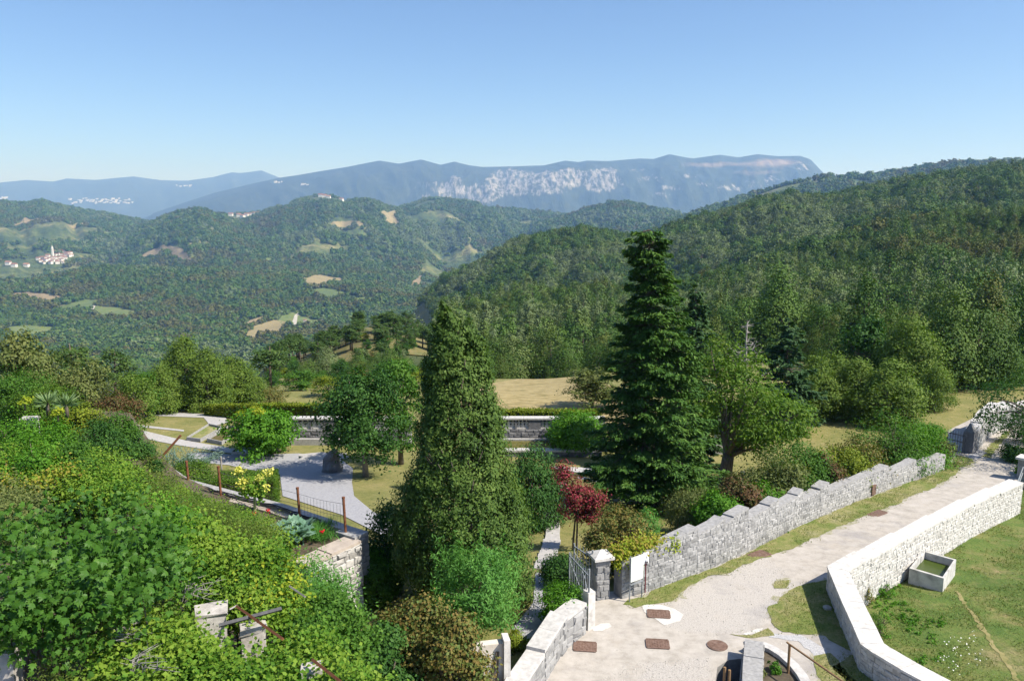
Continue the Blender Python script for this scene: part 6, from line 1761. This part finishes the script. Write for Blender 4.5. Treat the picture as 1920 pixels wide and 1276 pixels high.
# ---- vegetables and flowers on the terrace
kl = []
for i, (u, v) in enumerate(((520, 1004), (536, 998), (552, 994), (528, 1014), (545, 1008), (561, 1003), (572, 996), (540, 1022), (556, 1016), (568, 1010))):
    p = atz(u, v, 2.6); o = thing('kale_plant', 'blue-green kale plant in the terrace vegetable bed', 'plant', (p[0], p[1], 2.4), 'kale plants in the terrace bed', random.uniform(0, 6))
    if not kl:
        n = 26; a = rng.uniform(0, 6.28, n); d = np.column_stack([np.cos(a), np.sin(a), rng.uniform(.2, 1.2, n)])
        kl.append(foliage_mesh('foliage', leaves(unit(d) * .24 + np.array((0, 0, .3)), np.cross(np.cross(d, np.array((0, 0, 1.0))), d) + rv(n) * .2, 0.40, .26, d, .1), LM['kale'])); kl.append(MB().tube([(0, 0, -.1), (0, 0, .3)], .03, 6).mesh('stem', LM['kale']))
    add('foliage', kl[0], o); add('stem', kl[1], o)
on = []
for k in range(26):
    p = atz(random.uniform(575, 625), random.uniform(985, 1012), 2.5); n = 40; d = np.array((0, 0, 1.0)) + rv(n) * .35
    on.append(leaves(np.array((p[0], p[1], 2.45)) + rv(n) * np.array((.12, .12, .02)) + unit(d) * .16, rv(n), .36, .02, d))
pm = atz(600, 1000, 2.4)
on = [(v - pm, f, r) for v, f, r in on]
plant('onion_rows', 'thin upright onion greens at the wire fence end of the bed', 'plant', pm, on, LM['lance'], None, rot=0)
p = T(478, 962); root = thing('flowering_plant', 'tall pale-stemmed plant with yellow flower heads in front of the hedge block', 'plant', (p[0], p[1], 2.4))
top = EYE + kz(895) * p[1] - 2.4
stm_ = MB().tube([(0, 0, 0), (.03, 0, top * .6), (0, 0, top)], [.05, .045, .03], 7).obj('stem', simple('stem_pale', [(.40, .42, .16), (.55, .55, .28)], 4, 2, bump=0), root)
fl = []
for k in range(22):
    q = np.array((random.uniform(-.62, .6), random.uniform(-.3, .3), top + random.uniform(-.35, .35) + (.3 if k == 0 else 0))); n = 26
    fl.append(leaves(q + rv(n) * .06, rv(n) + np.array((0, -.3, .5)), .09, .06)); MB().tube([(0, 0, top * .75), tuple(q)], [.012, .008], 4).obj('branch', LM['vine'], stm_)
MPET = leafmat('petal_pale_yellow', [(.45, .46, .06), (.62, .60, .12), (.72, .68, .22)], .25)
for q in fl: add('flower_head', foliage_mesh('flower_head', q, MPET), root)
lv, C = crown(.5, top, .4, 26, 20, .2, .13, .09, dome, seed=3); add('foliage', foliage_mesh('foliage', lv, LM['vine']), root)
MREDF = leafmat('petal_red', [(.42, .01, .015), (.60, .02, .03)], .15)
for u, v, lab in ((475, 963, 'red flower at the foot of the yellow-headed plant'), (503, 957, 'red flower right of the yellow-headed plant'), (603, 996, 'small red flower by the wire mesh')):
    p = atz(u, v, 2.9); root = thing('red_flower', lab, 'flower', tuple(p)); n = 30
    add('petal_cluster', foliage_mesh('petals', leaves(rv(n) * .035, rv(n), .06, .05), MREDF), root); MB().tube([(0, 0, -.5), (0, 0, 0)], .012, 5).obj('stem', LM['vine'], root)

# ---- grass tufts on verges and lawn
def tufts_on(name, label, polys, zf, n, hgt, mat, thr=.45, sc=.6, off=.0, edge=.0):
    P = []
    for po in polys:
        A = np.array([q[:2] for q in po]); lo, hi = A.min(0), A.max(0); ar = np.prod(hi - lo); k = int(n * ar); xy = rng.uniform(lo, hi, (k, 2))
        m = inpoly(xy[:, 0] + rng.normal(size=k) * edge, xy[:, 1] + rng.normal(size=k) * edge, po) & (fbm(xy[:, 0] * sc, xy[:, 1] * sc, 4, 12) + rng.normal(size=k) * .06 > thr) & (np.abs(xy[:, 0] / xy[:, 1]) < .72); P.append(xy[m])
    P = np.vstack(P); k = len(P); d = np.array((0, 0, 1.0)) + rv(k) * .55
    h = hgt * rng.uniform(.5, 1.4, (k, 1))
    Q = np.column_stack([P, zf(P[:, 0], P[:, 1]) + off]) + unit(d) * h * .4
    add(name, foliage_mesh(name, leaves(Q, rv(k), hgt, hgt * .22, d, .1), mat), label=label, cat='grass', kind='stuff')
LM['grass'] = leafmat('blade_grass', [(.05, .10, .015), (.10, .15, .03), (.18, .20, .06), (.28, .24, .10)], .25)
tufts_on('verge_tufts', 'short dry and green grass of the road verges', VERGES, zroad, 260, .075, LM['grass'], .40, .8, .01, .17)
tufts_on('lawn_tufts', 'short mown grass of the right lawn', [lawnp[:4] + [(40, 45), (40, 12)] + lawnp[6:]], zlawn, 240, .095, LM['grass'], .43, .9)
def scatter_in(poly, n, zf):
    A = np.array([q[:2] for q in poly]); xy = rng.uniform(A.min(0), A.max(0), (n, 2)); xy = xy[inpoly(xy[:, 0], xy[:, 1], poly)]
    return np.column_stack([xy, zf(xy[:, 0], xy[:, 1])])
gpoly = rp((1225, 1165), (1290, 1100), (1370, 1052), (1440, 1040), (1490, 1090), (1465, 1150), (1405, 1188), (1290, 1195))
gpoly2 = rp((1100, 1290), (1180, 1240), (1330, 1232), (1340, 1290)); gpoly3 = [q[:2] for q in rpoly]
PB = np.vstack([scatter_in(gpoly, 3200, zroad), scatter_in(gpoly2, 1500, zroad), scatter_in(gpoly3, 7000, zroad)])
V, F, Rn = [], [], []
for k, p in enumerate(PB):
    s_ = random.uniform(.008, .024) * (1 if random.random() < .95 else 1.7); a = random.uniform(0, 6.28); c, d = math.cos(a) * s_, math.sin(a) * s_; n0 = len(V); z = p[2] + .002
    V += [(p[0] + c, p[1] + d, z), (p[0] - d * .8, p[1] + c * .8, z), (p[0] - c, p[1] - d, z), (p[0] + d * .7, p[1] - c * .7, z), (p[0] + c * .2, p[1], z + s_ * .8)]
    F += [(n0, n0 + 1, n0 + 4), (n0 + 1, n0 + 2, n0 + 4), (n0 + 2, n0 + 3, n0 + 4), (n0 + 3, n0, n0 + 4)]; Rn += [random.random()] * 4
add('loose_gravel', mk('loose_gravel', V, np.array(F), stonemat('pebbles', [(.34, .315, .285), (.48, .45, .42), (.60, .575, .54)], 30), Rn), kind='stuff', label='loose pale pebbles strewn over the courtyard and road', cat='gravel')
dz = scatter_in([tuple(H(u, v, zlawn)[:2]) for u, v in ((1770, 1200), (1830, 1185), (1850, 1240), (1800, 1270), (1755, 1245))], 110, zlawn) + np.array((0, 0, .09))
add('daisies', foliage_mesh('daisies', leaves(dz, np.array((0, -.3, 1.0)) + rv(len(dz)) * .3, .045, .04), leafmat('petal_white', [(.6, .6, .55), (.8, .8, .76)], .1)), kind='stuff', label='small white flowers scattered in the right lawn', cat='flowers')
wd_ = scatter_in([tuple(H(u, v, zlawn)[:2]) for u, v in ((1625, 1110), (1680, 1095), (1760, 1140), (1790, 1200), (1740, 1260), (1690, 1230), (1650, 1190))], 500, zlawn)
wd_ = wd_[fbm(wd_[:, 0] * 1.1, wd_[:, 1] * 1.1, 3, 15) > .5]; ix = np.repeat(np.arange(len(wd_)), 14)
add('lawn_weeds', foliage_mesh('lawn_weeds', leaves(wd_[ix] + np.abs(rv(len(ix))) * np.array((.07, .07, .05)), np.array((0, 0, 1.0)) + rv(len(ix)) * .5, .07, .05), LM['fresh']), kind='stuff', label='bright green weed patches in the lawn by the bent white wall', cat='weeds')
# loose plants in the small bed and weeds along the white wall
for u, v, vt, wp, m, lab in ((1450, 1265, 1245, 26, 'fresh', 'small green clump in the planting bed'), (1425, 1278, 1262, 20, 'olive', 'dry tuft in the planting bed')):
    p = H(u, v, zr) + np.array((0, 0, .1)); tree('bed_plant', lab, 'plant', u, v, vt, wp, LM[m], .06, 24, 30, dome, 0, p=p, stems=2)
ZL = lambda x, y: zlawn(x, y)
for u, v, vt, wp, m, lab in ((1648, 1190, 1148, 40, 'mid', 'tall grass clump against the inner side of the boundary wall'), (1622, 1130, 1100, 34, 'brown', 'dry weed clump at the lower corner of the boundary wall'), (1712, 1058, 1030, 22, 'mid', 'green weed between wall and water trough'), (1660, 1115, 1098, 40, 'fresh', 'bright weed patch near the wall corner')):
    p = H(u, v, ZL); tree('weed', lab, 'plant', u, v, vt, wp, LM[m], .08, 30, 30, dome, 0, p=p, stems=3, Tup=1.5, asp=.3)

# ================================================================== far villages
MHW = simple('house_plaster', [(.62, .58, .52), (.80, .78, .74)], .02, 2, bump=0)
MHR = simple('roof_tiles_red', [(.20, .10, .075), (.33, .19, .14)], .03, 3, bump=0)
def house_mesh():
    a = MB().box((0, 0, 2.4), (9, 8, 7)).mesh('walls', MHW)
    r = MB().poly([(-5, -4.6, 5.9), (5, -4.6, 5.9), (5, 4.6, 5.9), (-5, 4.6, 5.9), (-5, 0, 8.6), (5, 0, 8.6)], [(0, 1, 5, 4), (2, 3, 4, 5), (0, 4, 3), (1, 2, 5), (3, 2, 1, 0)]).mesh('roof', MHR)
    return a, r
HM = house_mesh()
def house(u, v, label, group, s=1.0, rz=None, ymin=1300):
    p = hit(u, v, ymin=ymin); o = thing('house', label, 'house', (p[0], p[1], p[2]), group, random.uniform(-.5, .5) if rz is None else rz, (s, s, s * .9))
    add('wall', HM[0], o); add('roof', HM[1], o); return o
LV = 'small white house with a red roof in the hillside village'
for u, v in ((72, 487), (78, 484), (84, 486), (77, 491), (86, 490), (92, 487), (90, 482), (97, 484), (103, 486), (110, 485), (117, 484), (99, 490), (108, 490), (115, 489), (122, 486), (104, 479), (111, 478), (117, 479), (123, 480), (109, 473), (115, 472), (121, 474), (126, 478), (130, 481), (135, 480), (132, 476), (118, 493), (95, 494), (82, 494), (108, 494), (103, 474), (127, 471)):
    house(u, v, LV, 'houses of the red-roofed village', random.uniform(1.15, 1.8))
for u, v, lab in ((16, 496, 'long white house left of the village, nearest the left edge'), (27, 500, 'white house pair left of the village'), (50, 500, 'white house between the village and the left edge')): house(u, v, lab, None, 2.0, 0)
p = hit(99, 479, ymin=1300); root = thing('church_tower', 'pale pointed church tower on top of the red-roofed village', 'tower', tuple(p))
MB().box((0, 0, 14), (6, 6, 32)).obj('shaft', MHW, root); MB().poly([(-3.4, -3.4, 30), (3.4, -3.4, 30), (3.4, 3.4, 30), (-3.4, 3.4, 30), (0, 0, 42)], [(0, 1, 4), (1, 2, 4), (2, 3, 4), (3, 0, 4), (3, 2, 1, 0)]).obj('spire', MHW, root)
for u, v in ((425, 403), (433, 405), (438, 402), (448, 406), (455, 408), (462, 405), (468, 404), (476, 402), (484, 401)): house(u, v, 'white house of the hamlet on the saddle between two hills', 'houses of the saddle hamlet', random.uniform(1.8, 2.8))
for u, v, lab in ((601, 369, 'leftmost white house on the castle hilltop'), (608, 370, 'large white house on the castle hilltop'), (616, 372, 'right white house on the castle hilltop'), (640, 377, 'pale house on the shoulder right of the hilltop')): house(u, v, lab, None, 2.4)
house(572, 603, 'tiny white shed beside the green valley field', None, .8, 0)
ts = MB()
for u0, u1, v0, v1, n in ((130, 250, 372, 382, 60), (0, 12, 370, 374, 8), (515, 530, 341, 344, 5), (560, 580, 345, 348, 5), (330, 360, 347, 350, 6)):
    for k in range(n):
        p = hit(random.uniform(u0, u1), random.uniform(v0, v1), ymin=6500); s = p[1] / 9000
        ts.box((p[0], p[1], p[2] + 6), (random.uniform(10, 34) * s, 14 * s, 14 * s))
props(ts.obj('far_settlement', MHW), 'hazy pale specks of settlements at the foot of the far mountains', 'settlement', kind='stuff')
